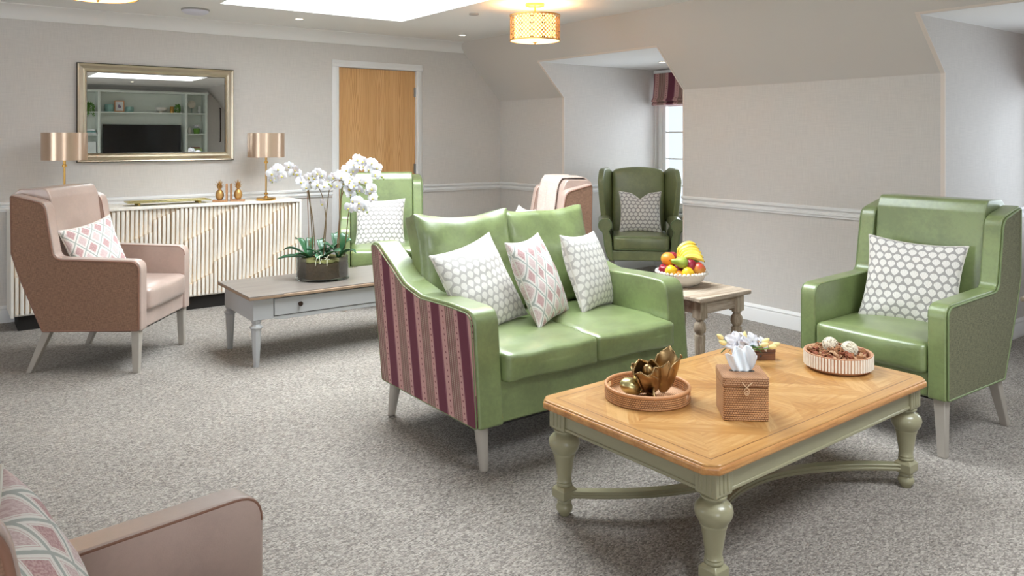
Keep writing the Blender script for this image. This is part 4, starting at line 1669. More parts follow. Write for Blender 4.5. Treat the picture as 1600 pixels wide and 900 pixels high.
o = obj('potpourri', bm, ['bark', simple('tan_dried_petals', 'C49A76', .8, vary=(60, .3)), simple('russet_dried_petals', '8E4F35', .8, vary=(60, .3))], None, loc=ctp(*PB), smooth=60)
md = o.modifiers.new('thickness', 'SOLIDIFY')
md.thickness = .0022
tag(o, 'brown and tan potpourri bark heaped in the ribbed bowl', 'potpourri')
o['kind'] = 'stuff'
for k, (dr, df, z, rad, lab) in enumerate(((-.030, .012, .098, .032, 'white speckled wicker ball at the back of the potpourri bowl'), (.040, -.020, .086, .034, 'cream wicker ball of coiled cane at the front right of the potpourri bowl'),
                                    (-.018, -.050, .080, .021, 'small openwork brown ball low at the front of the potpourri'))):
    bm = BM()
    random.seed(20 + k)
    for j in range(22 if k < 2 else 9):
        e = Euler((random.uniform(0, 6), random.uniform(0, 6), 0)).to_matrix()
        pts = [e @ Vector((rad * cos(2 * pi * i / 24), rad * sin(2 * pi * i / 24), 0)) for i in range(24)]
        tube(bm, pts, .0022 if k < 2 else .003, 5, closed=True)
    if k < 2:
        ell(bm, (0, 0, 0), rad * .9, rad * .9, rad * .9)
    o = obj('wicker_ball', bm, 'rattanball' if k < 2 else 'bark', None, loc=world_off(PB, dr, df, CTZ + z), smooth=60)
    tag(o, lab, 'ball', 'balls in the potpourri bowl')


# ------------------------------------------------------------------ pale grey table with drawer
WT = (2.205, 5.20)
wt = empty('drawer_coffee_table', (WT[0], WT[1], 0), 0)
tag(wt, 'long pale grey painted coffee table with taupe top and drawer under the orchids', 'coffee table')
wx, wy, wz = .635, .335, .457
bm = BM()
prism(bm, [(-wx, -wy), (wx, -wy), (wx, wy), (-wx, wy)], wz - .024, wz - .006, 'z')
obj('top_edge', bm, 'taupeedge', wt, bevel=.003)
bm = BM()
def bkt(m):
    return [(-wx + .0, -wy), (-wx + .22, -wy), (-wx + .235, -wy + .012), (wx - .235, -wy + .012), (wx - .22, -wy), (wx, -wy)]
P = bkt(0)
P2 = [(x, -y) for x, y in P][::-1]
prism(bm, P + P2, wz - .006, wz, 'z')
obj('table_top', bm, 'taupetop', wt, bevel=.0015)
bm = BM()
bx0, by0 = wx - .035, wy - .035
zb = .285
for y in (-by0, by0):
    s_ = -1 if y < 0 else 1
    P = [(-bx0, wz - .024), (bx0, wz - .024), (bx0, zb + .012), (bx0 - .13, zb + .012), (bx0 - .17, zb), (-bx0 + .17, zb), (-bx0 + .13, zb + .012), (-bx0, zb + .012)]
    prism(bm, P, y, y - s_ * .02, 'y')
for x in (-bx0, bx0):
    s_ = -1 if x < 0 else 1
    box(bm, min(x, x - s_ * .02), max(x, x - s_ * .02), -by0 + .02, by0 - .02, zb + .006, wz - .024)
box(bm, -bx0 + .02, bx0 - .02, -by0 + .02, by0 - .02, zb + .02, zb + .03)
obj('apron', bm, 'paintgrey', wt, bevel=.002, smooth=30)
bm = BM()
box(bm, -bx0 + .135, bx0 - .135, -by0 - .006, -by0 - .0005, zb + .030, wz - .036)
dr = obj('drawer', bm, 'paintgrey', wt, bevel=.002)
bm = BM()
w_ = .0025
x0, x1, z0, z1 = -bx0 + .1325, bx0 - .1325, zb + .0275, wz - .0335
for a in ((x0 - w_, x1 + w_, z0 - w_, z0), (x0 - w_, x1 + w_, z1, z1 + w_), (x0 - w_, x0, z0, z1), (x1, x1 + w_, z0, z1)):
    box(bm, a[0], a[1], -by0 - .0012, -by0 + .001, a[2], a[3])
obj('drawer_gap', bm, 'dark', wt, smooth=0)
for x in (-.30, .30):
    bm = BM()
    lathe(bm, [(0, 0), (.011, 0), (.008, .006), (.007, .010), (.014, .015), (.016, .020), (.012, .026), (0, .028)], 20, Matrix.Translation((x, -by0 - .006, (zb + wz) / 2 + .002)) @ Matrix.Rotation(pi / 2, 4, 'X'), cap=False)
    obj('knob', bm, 'knob', dr)
for x in (-bx0 + .028, bx0 - .028):
    for y in (-by0 + .028, by0 - .028):
        bm = BM()
        T = Matrix.Translation((x, y, 0)) @ Matrix.Rotation(pi / 8, 4, 'Z')
        lathe(bm, [(0, 0), (.018, 0), (.031, .235), (.031, .238), (.038, .243), (.041, .250), (.038, .257), (.030, .262), (.024, .272), (.030, .284), (.033, .296)], 8, T, cap=False)
        obj('leg', bm, 'paintgrey', wt, smooth=25)

# ------------------------------------------------------------------ orchids
OR = (2.205, 5.235)
orch = empty('orchid_planter', (OR[0], OR[1], wz + .0005), -YAW)
tag(orch, 'white orchids in a low round glass bowl of moss on the grey coffee table', 'potted orchid')
R0 = .180
bm = BM()
lathe(bm, [(0, 0), (R0 + .008, 0), (R0 + .010, .004), (R0 - .002, .010), (R0, .02), (R0, .155), (R0 - .004, .157), (R0 - .006, .155), (R0 - .007, .02), (R0 - .012, .012), (0, .012)], 48, cap=False)
obj('glass_bowl', bm, 'bowlglass', orch, smooth=60)
bm = BM()
lathe(bm, [(0, .013), (R0 - .013, .013), (R0 - .010, .03), (R0 - .010, .118), (R0 - .02, .128), (.10, .138), (0, .142)], 40, cap=False)
for v in bm.verts:
    if .05 < v.co.z:
        v.co.z += noise.noise(v.co * 25) * .012
obj('bark_and_moss', bm, 'soil', orch, smooth=60)
bm = BM()
random.seed(5)
lathe(bm, [(R0 - .02, .120), (R0 - .011, .130), (R0 - .03, .142), (.08, .150), (0, .152)], 40, cap=False)
for v in bm.verts:
    v.co.z += noise.noise(v.co * 30) * .012
obj('moss', bm, 'moss', orch, smooth=60)


def strap_leaf(parent, base, yaw_, L, Wd, rise, droop, twist=0.0):
    bm = BM()
    n, m = 12, 6
    R_ = Matrix.Translation(base) @ Matrix.Rotation(yaw_, 4, 'Z')
    g_ = []
    for j in range(n + 1):
        v = j / n
        x = L * (v - .12 * v * v)
        z = rise * sin(v * pi * .62) - droop * v ** 2.4
        w_ = Wd * (sin(pi * (v * .86 + .10)) ** .6) * (1 if v < .9 else (1 - v) / .1 * .8 + .2)
        row = []
        for i in range(m + 1):
            u = -1 + 2 * i / m
            row.append(bm.verts.new(R_ @ Vector((x, u * w_ * cos(twist * v), z - .35 * w_ * (1 - u * u) + .5 * w_ * .3 + u * w_ * sin(twist * v)))))
        g_.append(row)
    for j in range(n):
        for i in range(m):
            bm.faces.new((g_[j][i], g_[j][i + 1], g_[j + 1][i + 1], g_[j + 1][i]))
    o = obj('leaf', bm, 'leafdark', parent, smooth=80)
    md = o.modifiers.new('thickness', 'SOLIDIFY')
    md.thickness = .003
    return o


# tufts: (x across view, y away, leaves)
for (x, y, ls) in ((-.085, -.03, [(180, .26, .034, .02, .03), (195, .20, .034, .085, .02), (150, .15, .032, .13, 0), (235, .15, .032, .05, .02), (20, .15, .030, .06, 0), (100, .12, .03, .13, 0)]),
                   (.02, -.04, [(185, .14, .03, .06, 0), (330, .17, .036, .06, .0), (40, .14, .03, .09, 0), (260, .13, .032, .04, .03), (120, .13, .03, .12, 0)]),
                   (.115, .0, [(200, .13, .034, .10, 0), (70, .12, .034, .15, 0), (340, .16, .034, .07, .03), (120, .13, .034, .16, 0), (10, .10, .03, .12, .0)])):
    for (d, L, w_, rs, dp) in ls:
        strap_leaf(orch, (x, y, .150), radians(d), L, w_, rs, dp, .3 if d % 20 else -.2)


def flower_mesh():
    bm = BM()
    def pet(a, L, w_, k, z0=0.0, bend=.25):
        R_ = Matrix.Rotation(a, 4, 'Y')
        n, m = 5, 4
        g_ = []
        for j in range(n + 1):
            v = j / n
            ww = w_ * sin(pi * (v * .80 + .13)) ** k
            row = [bm.verts.new(R_ @ Vector(((-1 + 2 * i / m) * ww, z0 - L * bend * v * (1 - v) * 1.2 + .004 * abs(-1 + 2 * i / m), v * L))) for i in range(m + 1)]
            g_.append(row)
        for j in range(n):
            for i in range(m):
                bm.faces.new((g_[j][i], g_[j][i + 1], g_[j + 1][i + 1], g_[j + 1][i]))
    for a in (0, 125, -125):
        pet(radians(a), .036, .013, .8, .002)
    for a in (68, -68):
        pet(radians(a), .038, .023, .55, -.001)
    for f in bm.faces:
        f.material_index = 0
    nf = len(bm.faces)
    lathe(bm, [(.0005, -.009), (.006, -.006), (.007, 0), (.004, .005), (.0005, .006)], 8, Matrix.Translation((0, -.007, -.006)), mi=1)
    return bm


fm = obj('flower', flower_mesh(), ['petal', 'lip'], orch, smooth=80)
proto_flower = fm
first = [True]


def add_flower(p, face, sc):
    o = proto_flower
    if not first[0]:
        o = proto_flower.copy()
        COL.objects.link(o)
        o.parent = orch
    first[0] = False
    o.location = p
    o.rotation_euler = face
    o.scale = (sc, sc, sc)


bud_proto = [None]


def add_bud(p, sc):
    if bud_proto[0] is None:
        bm = BM()
        lathe(bm, [(.0005, -.008), (.005, -.005), (.0065, 0), (.005, .005), (.0005, .008)], 8)
        bud_proto[0] = obj('flower_bud', bm, 'bud', orch, smooth=80)
        o = bud_proto[0]
    else:
        o = bud_proto[0].copy()
        COL.objects.link(o)
        o.parent = orch
    o.location = p
    o.scale = (sc, sc, sc * 1.2)


random.seed(42)
# stems: control points (x across, y away, z above the table)
PX = 1219.18 / 5.52
def q(px, py, y=0.0):
    """a place in the plane of the planter, given across/up offsets in pixels of a straight-on elevation"""
    return ((px - 502) / PX, y, (436 - py) / PX)
stems = [([q(487, 400), q(484, 340), q(480, 298), q(470, 278), q(452, 268), q(428, 272), q(424, 282)], 13),
         ([q(492, 400, -.02), q(488, 345, -.02), q(481, 300, -.03), q(486, 284, -.04), q(500, 279, -.05), q(512, 286, -.06)], 9),
         ([q(500, 402, .01), q(505, 350, .03), q(510, 305, .03), q(516, 288, .01), q(530, 283, -.02), q(545, 292, -.04), q(555, 300, -.04)], 10),
         ([q(505, 400, -.03), q(510, 350, -.05), q(506, 312, -.06), q(497, 290, -.06), q(490, 282, -.06)], 4),
         ([q(523, 400, .02), q(527, 350, .02), q(531, 300, .02), q(538, 272, .0), q(556, 258, .0), q(578, 262, .0), q(592, 276, .0)], 15),
         ([q(528, 400, -.02), q(530, 350, -.02), q(533, 310, -.03), q(545, 292, -.04), q(562, 288, -.05), q(578, 298, -.05), q(586, 304, -.05)], 10),
         ([q(536, 400, 0), q(541, 360, -.02), q(546, 330, -.05), q(556, 316, -.07), q(566, 318, -.08), q(570, 326, -.08)], 8)]


def catmull(P, m=8):
    P = [Vector(p) for p in P]
    P = [P[0] * 2 - P[1]] + P + [P[-1] * 2 - P[-2]]
    out = []
    for i in range(1, len(P) - 2):
        for k in range(m):
            t = k / m
            a, b, c, d = P[i - 1:i + 3]
            out.append(.5 * ((2 * b) + (c - a) * t + (2 * a - 5 * b + 4 * c - d) * t * t + (3 * b - a - 3 * c + d) * t ** 3))
    out.append(P[-2])
    return out


for pts, nf in stems:
    C = catmull(pts)
    bm = BM()
    tube(bm, C, [.0042 - .0024 * k / len(C) for k in range(len(C))], 7)
    obj('stem', bm, 'stem', orch, smooth=80)
    start = int(len(C) * .50)
    for k in range(nf):
        t = start + (len(C) - 1 - start) * k / max(1, nf - 1) * .94
        p = C[int(t)]
        sd = 1 if k % 2 else -1
        pp = p + Vector((random.uniform(-.016, .016), -.018 + random.uniform(-.02, .02), sd * .026 + random.uniform(-.016, .014)))
        add_flower(pp, (random.uniform(-.35, .25), random.uniform(-.5, .5), random.uniform(-.7, .7)), random.uniform(.92, 1.16))
    for k in range(3):
        p = C[-1] + Vector((.010 * (k - 1) + (-.014 if pts[-1][0] < pts[0][0] else .014), random.uniform(-.01, .01), -.012 * k + random.uniform(-.006, .004)))
        add_bud(p, random.uniform(.8, 1.1))
# fine canes that tie the stems
for a, b in ((q(481, 400, .01), q(478, 300, .0)), (q(524, 398, 0), q(533, 296, 0))):
    bm = BM()
    tube(bm, [a, b], .0022, 6)
    obj('support_cane', bm, 'bark', orch)
# pale trailing roots
bm = BM()
random.seed(12)
for k in range(5):
    x = .01 + .014 * k
    j1, j2 = random.uniform(-.02, .02), random.uniform(-.03, .03)
    tube(bm, catmull([(x - .03, -.06, .16), (x + j1, -.12, .172 + j1), (x + j2, -.168, .164 + j1 * .5), (x + j2 * 1.3, -.188, .135 - abs(j2))], 4), .0018, 5)
obj('roots', bm, simple('pale_root', 'C9C9B0', .7), orch)


# ------------------------------------------------------------------ weathered side tables
def side_table(label, x0, y0, w_, d_, h_):
    root = empty('side_table', (x0 + w_ / 2, y0 + d_ / 2, 0))
    tag(root, label, 'side table')
    bm = BM()
    prism(bm, fillet([(-w_ / 2, -d_ / 2), (w_ / 2, -d_ / 2), (w_ / 2, d_ / 2), (-w_ / 2, d_ / 2)], .012, 3), h_ - .026, h_, 'z')
    obj('table_top', bm, 'driftwood', root, bevel=.006, seg=3)
    ix, iy = w_ / 2 - .065, d_ / 2 - .06
    bm = BM()
    for y in (-iy, iy):
        box(bm, -ix, ix, y - .011, y + .011, h_ - .105, h_ - .026)
        box(bm, -ix, ix, y - .015, y + .015, h_ - .060, h_ - .045)
    for x in (-ix, ix):
        box(bm, x - .011, x + .011, -iy, iy, h_ - .105, h_ - .026)
    obj('apron', bm, 'driftwood', root, bevel=.002)
    for x in (-ix, ix):
        for y in (-iy, iy):
            bm = BM()
            box(bm, x - .030, x + .030, y - .030, y + .030, h_ - .125, h_ - .026)
            T = Matrix.Translation((x, y, 0))
            lathe(bm, [(0, 0), (.016, 0), (.020, .010), (.026, .030), (.020, .045), (.024, .055)], 20, T)
            # fluted shaft
            seg = 40
            rings = []
            for z, rr in ((.055, .022), (.065, .024), (h_ - .235, .031), (h_ - .222, .030)):
                rings.append([bm.verts.new((x + (rr - (.003 if (k % 4) in (0, 1) else 0)) * cos(2 * pi * k / seg), y + (rr - (.003 if (k % 4) in (0, 1) else 0)) * sin(2 * pi * k / seg), z)) for k in range(seg)])
            for A, B in zip(rings, rings[1:]):
                for k in range(seg):
                    bm.faces.new((A[k], A[(k + 1) % seg], B[(k + 1) % seg], B[k]))
            bm.faces.new(rings[0][::-1])
            bm.faces.new(rings[-1])
            lathe(bm, [(.024, h_ - .222), (.020, h_ - .214), (.030, h_ - .205), (.036, h_ - .185), (.033, h_ - .160), (.022, h_ - .145), (.020, h_ - .138), (.028, h_ - .134), (.028, h_ - .124)], 24, T)
            obj('leg', bm, 'driftleg', root, smooth=35)
    return root


ST = (3.43, 2.87, .46, .55, .55)
side_table('weathered wood side table with turned legs beside the sofa, holding the fruit bowl', *ST)
side_table('weathered wood side table in the far right dormer, mostly hidden by the green armchair', 4.93, 1.42, .46, .42, .55)

# ------------------------------------------------------------------ fruit bowl
FB = (3.655, 3.205)
FZ = .5505
fb = empty('fruit_bowl', (FB[0], FB[1], FZ))
tag(fb, 'white ceramic bowl with a beaded rim on the weathered side table by the sofa', 'bowl')
bm = BM()
RB = .148
lathe(bm, [(0, .0), (.070, .0), (.074, .006), (.100, .014), (.128, .038), (RB - .006, .066), (RB, .080), (RB - .004, .084), (RB - .010, .082), (.118, .040), (.085, .020), (0, .014)], 48, cap=False)
obj('bowl_body', bm, 'offwhite', fb, smooth=60)
bm = BM()
lathe(bm, [(.0005, -.0115), (.008, -.008), (.0115, 0), (.008, .008), (.0005, .0115)], 12)
bead = obj('bead', bm, 'offwhite', fb, smooth=80)
for k in range(38):
    a = 2 * pi * k / 38
    b = bead if k == 0 else bead.copy()
    if k:
        COL.objects.link(b)
        b.parent = fb
    b.location = ((RB + .002) * cos(a), (RB + .002) * sin(a), .084)


def fruit_mat(name, a, b, scale=8, rough=.35):
    s = Sh(name)
    f = s.noise(scale, 3)
    s.p(color=s.mix(s.step(f, .35, .65), lin(a), lin(b)), rough=rough, coat=.2)
    s.bump(s.noise(160, 2), .08, .001)
    return s.m


M['orange'] = fruit_mat('orange_peel', 'F08A22', 'F59B34', 20, .45)
M['lemon'] = fruit_mat('lemon_peel', 'F2BE1A', 'F7CF3A', 20, .4)
M['apple'] = fruit_mat('dark_red_apple', '8E1A30', 'B53348', 12)
M['peach'] = fruit_mat('red_yellow_apple', 'C8323A', 'E6A24A', 9)
M['pear'] = fruit_mat('green_pear', '8FA63C', 'AFC052', 20)
M['banana'] = fruit_mat('banana_skin', 'EEC63E', 'F5D860', 14, .45)
M['lime'] = fruit_mat('green_apple', '7FB040', '9CC85A', 10)
M['stalk'] = simple('brown_stalk', '4A3520', .8)

APPLE = [(.001, -.82), (.25, -.90), (.55, -.86), (.85, -.50), (1.0, .0), (.98, .35), (.80, .75), (.48, .92), (.22, .88), (.06, .72), (.001, .66)]
def fruit(kind, label, dr, df, z, r, mat, rot=(0, 0, 0), prof=None, stalk=True):
    root = empty(kind, world_off(FB, dr, df, FZ + z))
    r *= 1.07
    root.rotation_euler = rot
    tag(root, label, 'fruit', None)
    bm = BM()
    lathe(bm, [(a * r, b * r) for a, b in (prof or APPLE)], 24, cap=False)
    obj('skin', bm, mat, root, smooth=80)
    if stalk:
        bm = BM()
        top = (prof or APPLE)[-1][1] * r
        tube(bm, [(0, 0, top - .003), (.002, 0, top + .008), (.005, 0, top + .014)], .0016, 6)
        obj('stalk', bm, 'stalk', root)
    return root


ROUND = [(sin(pi * k / 14) + .0005, -cos(pi * k / 14) * .95) for k in range(15)]
LEM = [(.0005, -1.15), (.12, -1.08), (.22, -.98), (.55, -.80), (.88, -.42), (1.0, 0), (.88, .42), (.55, .80), (.22, .98), (.12, 1.08), (.0005, 1.15)]
PEAR = [(.001, -.95), (.30, -1.0), (.70, -.85), (.98, -.35), (.98, .10), (.78, .60), (.52, 1.05), (.42, 1.45), (.30, 1.72), (.001, 1.80)]
fruit('orange', 'large orange at the upper left of the fruit bowl', -.087, -.020, .162, .040, 'orange', (.3, .2, 0), ROUND, False)
fruit('lemon', 'yellow lemon at the lower left of the fruit bowl, under the pear', -.083, -.088, .103, .033, 'lemon', (1.2, .4, .5), LEM, False)
fruit('lemon', 'yellow lemon at the front middle of the fruit bowl', .012, -.112, .094, .034, 'lemon', (1.4, .9, .2), LEM, False)
fruit('apple', 'dark red apple half hidden at the far left of the fruit bowl', -.112, -.035, .100, .032, 'apple', (.2, -.3, 0))
fruit('apple', 'dark red apple right of the pear, below the bananas', .038, -.058, .130, .036, 'apple', (.5, .3, 1))
fruit('apple', 'red apple peeping out behind the orange', -.048, .045, .160, .034, 'apple', (.2, .2, 2))
fruit('apple', 'red and yellow apple at the front right of the fruit bowl', .088, -.066, .110, .037, 'peach', (.7, .5, .4))
fruit('apple', 'green apple tucked behind the red and yellow apple', .070, .000, .135, .034, 'lime', (.3, .4, 1))
fruit('orange', 'orange low at the bottom of the fruit bowl between the lemons', -.035, -.090, .072, .033, 'orange', (0, 0, 0), ROUND, False)
fruit('apple', 'red apple at the back of the fruit bowl under the bananas', .03, .055, .115, .040, 'apple', (.2, .2, 2))
fruit('apple', 'red apple in the middle of the bowl under the pear', -.03, -.01, .095, .040, 'apple', (.2, .2, 3))
pr = fruit('pear', 'green pear lying across the middle of the fruit bowl, stalk to the left', -.018, -.082, .153, .034, 'pear', (0, 0, 0), PEAR, True)
pr.rotation_euler = (radians(8), radians(-82), -YAW)
bb = empty('banana_bunch', world_off(FB, -.022, -.01, FZ + .168), -YAW)
tag(bb, 'bunch of yellow bananas arched over the right of the fruit bowl', 'bananas')
for k in range(5):
    bm = BM()
    n = 14
    al = radians((78, 66, 54, 40, 24)[k])
    L = .158 - .004 * k
    p = Vector((.002 * k, .030 - .017 * k, .004 - .002 * k))
    sw = radians((112, 108, 102, 92, 78)[k])
    pts = [p.copy()]
    for j in range(n):
        t = (j + .5) / n
        h = al + radians(12) - sw * t
        p = p + Vector((cos(h), -.30 * t + .10 * (2 - k) * .5, sin(h))) * (L / n)
        pts.append(p.copy())
    rs = [.0055, .006, .0075, .012, .0155, .0170, .0175, .0175, .0175, .017, .0165, .0155, .013, .008, .004]
    tube(bm, pts, rs, 7)
    bn = obj('banana', bm, 'banana', bb, smooth=50)
    bm = BM()
    d = (pts[-1] - pts[-2]).normalized()
    tube(bm, [pts[-1] - d * .001, pts[-1] + d * .004], .0036, 6)
    obj('tip', bm, 'stalk', bn)
bm = BM()
tube(bm, [(-.004, -.004, -.022), (-.002, -.002, -.006), (.002, 0, .010)], .010, 8)
obj('stalk', bm, simple('green_banana_stalk', 'A9B048', .6), bb, smooth=60)


# ------------------------------------------------------------------ slatted sideboard
SX0, SX1, SY0, SY1, SZ = .45, 2.68, 6.835, 7.255, .888
sb = empty('sideboard', ((SX0 + SX1) / 2, (SY0 + SY1) / 2, 0))
tag(sb, 'long whitewashed sideboard with relief-carved vertical slats below the mirror', 'sideboard')
hx, hy = (SX1 - SX0) / 2, (SY1 - SY0) / 2
M['limewash'] = wood('limewashed_wood', 'EDE4D6', 'FAF6EE', 1.0, 'Z', .55)
M['mango'] = wood('bare_mango_wood', 'C4AA8C', 'DCC6AA', 1.2, 'Z', .6)
bm = BM()
box(bm, -hx, hx, -hy - .0, hy, SZ - .022, SZ)
obj('top', bm, 'limewash', sb, bevel=.004)
bm = BM()
box(bm, -hx, -hx + .02, -hy + .0, hy, .11, SZ - .022)
box(bm, hx - .02, hx, -hy + .0, hy, .11, SZ - .022)
box(bm, -hx + .02, hx - .02, -hy + .045, hy, .11, .13)
box(bm, -hx + .02, hx - .02, hy - .02, hy, .13, SZ - .022)
obj('carcass', bm, 'limewash', sb, bevel=.003)
bm = BM()
box(bm, -hx + .05, hx - .05, -hy + .06, hy - .04, 0, .11)
obj('plinth', bm, 'dark', sb, smooth=0)
CW, PZ, RISE = .245, .377, .100
def carve(x, z):
    """depth of the slat face at x, z: it ramps and drops at a rising dotted line in each column"""
    c = math.floor(x / CW)
    fx = x / CW - c
    z0 = (PZ / 2 if c % 2 else 0) + RISE * fx
    f = ((z - z0) / PZ) % 1.0
    g = abs(fx - .5) * 2
    # facet that folds along the falling diagonal
    fold = max(0, 1 - abs(f * 1.0 - (1 - fx) * .62) * 1.4)
    return f, fx
nd = 4
dw = (2 * hx - .04) / nd
for d in range(nd):
    xa, xb = -hx + .02 + d * dw + .002, -hx + .02 + (d + 1) * dw - .002
    bm = BM()
    box(bm, xa, xb, -hy + .034, -hy + .044, .135, SZ - .026, mi=1)
    pitch = .0345
    n = int(round((xb - xa) / pitch))
    pitch = (xb - xa) / n
    for i in range(n):
        cx = xa + pitch * (i + .5)
        X = cx + hx
        c = math.floor(X / CW)
        fx = X / CW - c
        z0 = (PZ / 2 if c % 2 else 0) + RISE * fx + .02
        cuts = [z for z in [z0 + PZ * k for k in range(-2, 4)] if .14 < z < SZ - .03]
        bnd = [.125] + cuts + [SZ - .024]
        for a, b in zip(bnd, bnd[1:]):
            # position inside the period of both ends
            fa = ((a - z0) / PZ)
            fa -= math.floor(fa + 1e-6)
            fb_ = fa + (b - a) / PZ
            fb_ = min(fb_, 1.0)
            def dep(f):
                k = (1 - f) if c % 2 == 0 else (1 - f)
                # deep cut just above the line, coming forward to full depth; the fold moves across the column
                m_ = .45 + .5 * fx
                return .005 + (.021 * (f / m_) if f < m_ else .021)
            m_ = .45 + .5 * fx
            zs_ = [a] + ([a + (m_ - fa) * PZ] if fa < m_ < fb_ else []) + [b]
            fs_ = [fa] + ([m_] if fa < m_ < fb_ else []) + [fb_]
            w0 = pitch * .345
            prev = None
            for z, f in zip(zs_, fs_):
                dd = dep(f)
                yf_ = -hy + .034 - dd
                ring = [bm.verts.new(q_) for q_ in ((cx - w0, -hy + .034, z), (cx - w0, yf_ + .004, z), (cx - w0 * .6, yf_, z), (cx + w0 * .6, yf_, z), (cx + w0, yf_ + .004, z), (cx + w0, -hy + .034, z))]
                if prev:
                    for k in range(5):
                        fc = bm.faces.new((prev[k], prev[k + 1], ring[k + 1], ring[k]))
                        fc.material_index = 1 if k == 0 else 0
                else:
                    fc = bm.faces.new(ring[::-1])
                    fc.material_index = 1
                prev = ring
            fc = bm.faces.new(prev)
            fc.material_index = 1
    obj('slatted_door', bm, ['limewash', 'mango'], sb, smooth=0)


def on_board(name, x, y, rz=0.0):
    return empty(name, (x, y, SZ + .0005), rz)


def lamp(label, x, y):
    root = on_board('table_lamp', x, y)
    tag(root, label, 'table lamp')
    bm = BM()
    lathe(bm, [(0, 0), (.082, 0), (.084, .004), (.084, .020), (.080, .024), (.02, .026), (.018, .034), (.010, .040), (0, .040)], 40, cap=False)
    obj('base', bm, 'gold', root)
    bm = BM()
    lathe(bm, [(.0075, .038), (.0075, .345)], 16)
    lathe(bm, [(.012, .050), (.017, .053), (.017, .063), (.012, .066)], 16)
    obj('pole', bm, 'gold', root)
    bm = BM()
    lathe(bm, [(.012, .330), (.018, .334), (.018, .346), (.010, .352), (.010, .385)], 16)
    obj('lamp_holder', bm, 'gold', root)
    bm = BM()
    R_ = .160
    lathe(bm, [(R_, .385), (R_, .600), (R_ - .004, .600), (R_ - .004, .385), (R_, .385)], 64, cap=False)
    sh = obj('lamp_shade', bm, 'shade', root, smooth=60)
    bm = BM()
    for k in range(3):
        a = 2 * pi * k / 3
        tube(bm, [(0, 0, .392), ((R_ - .003) * cos(a), (R_ - .003) * sin(a), .392)], .002, 6)
    obj('spider', bm, 'gold', sh)
    return root


lamp('brass table lamp with champagne drum shade behind the blush armchair, left end of the sideboard', .815, 6.99)
lamp('brass table lamp with champagne drum shade at the right end of the sideboard', 2.385, 6.93)


def pineapple(label, x, y, rz, sgn):
    root = on_board('pineapple_bookend', x, y, rz)
    root.scale = (1.12, 1.12, 1.08)
    tag(root, label, 'bookend')
    bm = BM()
    box(bm, -.055, .055, -.035, .035, 0, .014)
    box(bm, (.041 if sgn > 0 else -.055), (.055 if sgn > 0 else -.041), -.035, .035, .014, .145)
    obj('wooden_bracket', bm, wood('tan_wood_bracket', '9C6E48', 'C0926A', 1.5, 'Z', .5), root, bevel=.002)
    bm = BM()
    n, m = 16, 11
    rows = []
    for j in range(m + 1):
        t = j / m
        z = .016 + .082 * t
        r_ = .030 * sin(pi * (t * .86 + .09)) ** .55
        rows.append([bm.verts.new((-sgn * .004 + (r_ + (.0028 if (k + j) % 2 else -.001)) * cos(2 * pi * k / n), (r_ + (.0028 if (k + j) % 2 else -.001)) * sin(2 * pi * k / n), z)) for k in range(n)])
    for A, B in zip(rows, rows[1:]):
        for k in range(n):
            bm.faces.new((A[k], A[(k + 1) % n], B[(k + 1) % n], B[k]))
    bm.faces.new(rows[0][::-1])
    bm.faces.new(rows[-1])
    obj('fruit_body', bm, M['pinegold'], root, smooth=30)
    bm = BM()
    for ring, (cnt, L, lean, z) in enumerate(((9, .048, 1.1, .094), (8, .064, .75, .098), (7, .076, .38, .102), (4, .080, .10, .104))):
        for k in range(cnt):
            a = 2 * pi * (k + ring * .5) / cnt
            d = Vector((cos(a), sin(a), 0))
            s3 = Vector((-sin(a), cos(a), 0))
            b0 = Vector((-sgn * .004, 0, z))
            p1 = b0 + d * L * sin(lean) * .45 + Vector((0, 0, L * .55))
            p2 = b0 + d * L * sin(lean) * 1.0 + Vector((0, 0, L * (1.0 - .35 * lean)))
            w_ = .008
            vs = [bm.verts.new(v_) for v_ in (b0 - s3 * w_, b0 + s3 * w_, p1 + s3 * w_ * .8, p1 - s3 * w_ * .8, p2, b0 + d * .004, p1 + d * .004)]
            bm.faces.new((vs[0], vs[1], vs[2], vs[3]))
            bm.faces.new((vs[3], vs[2], vs[4]))
            bm.faces.new((vs[0], vs[3], vs[6], vs[5]))
            bm.faces.new((vs[1], vs[5], vs[6], vs[2]))
            bm.faces.new((vs[3], vs[4], vs[6]))
            bm.faces.new((vs[2], vs[6], vs[4]))
    obj('leaf_crown', bm, M['pinegold'], root, smooth=0)


M['pinegold'] = simple('antique_gold_resin', 'C79C60', .45, .6, vary=(60, .2))
pineapple('gold pineapple bookend facing left, the left one of the pair on the sideboard', 2.005, 7.00, -.35, 1)
pineapple('gold pineapple bookend facing right, beside the right-hand brass lamp', 2.150, 6.985, -.35, -1)

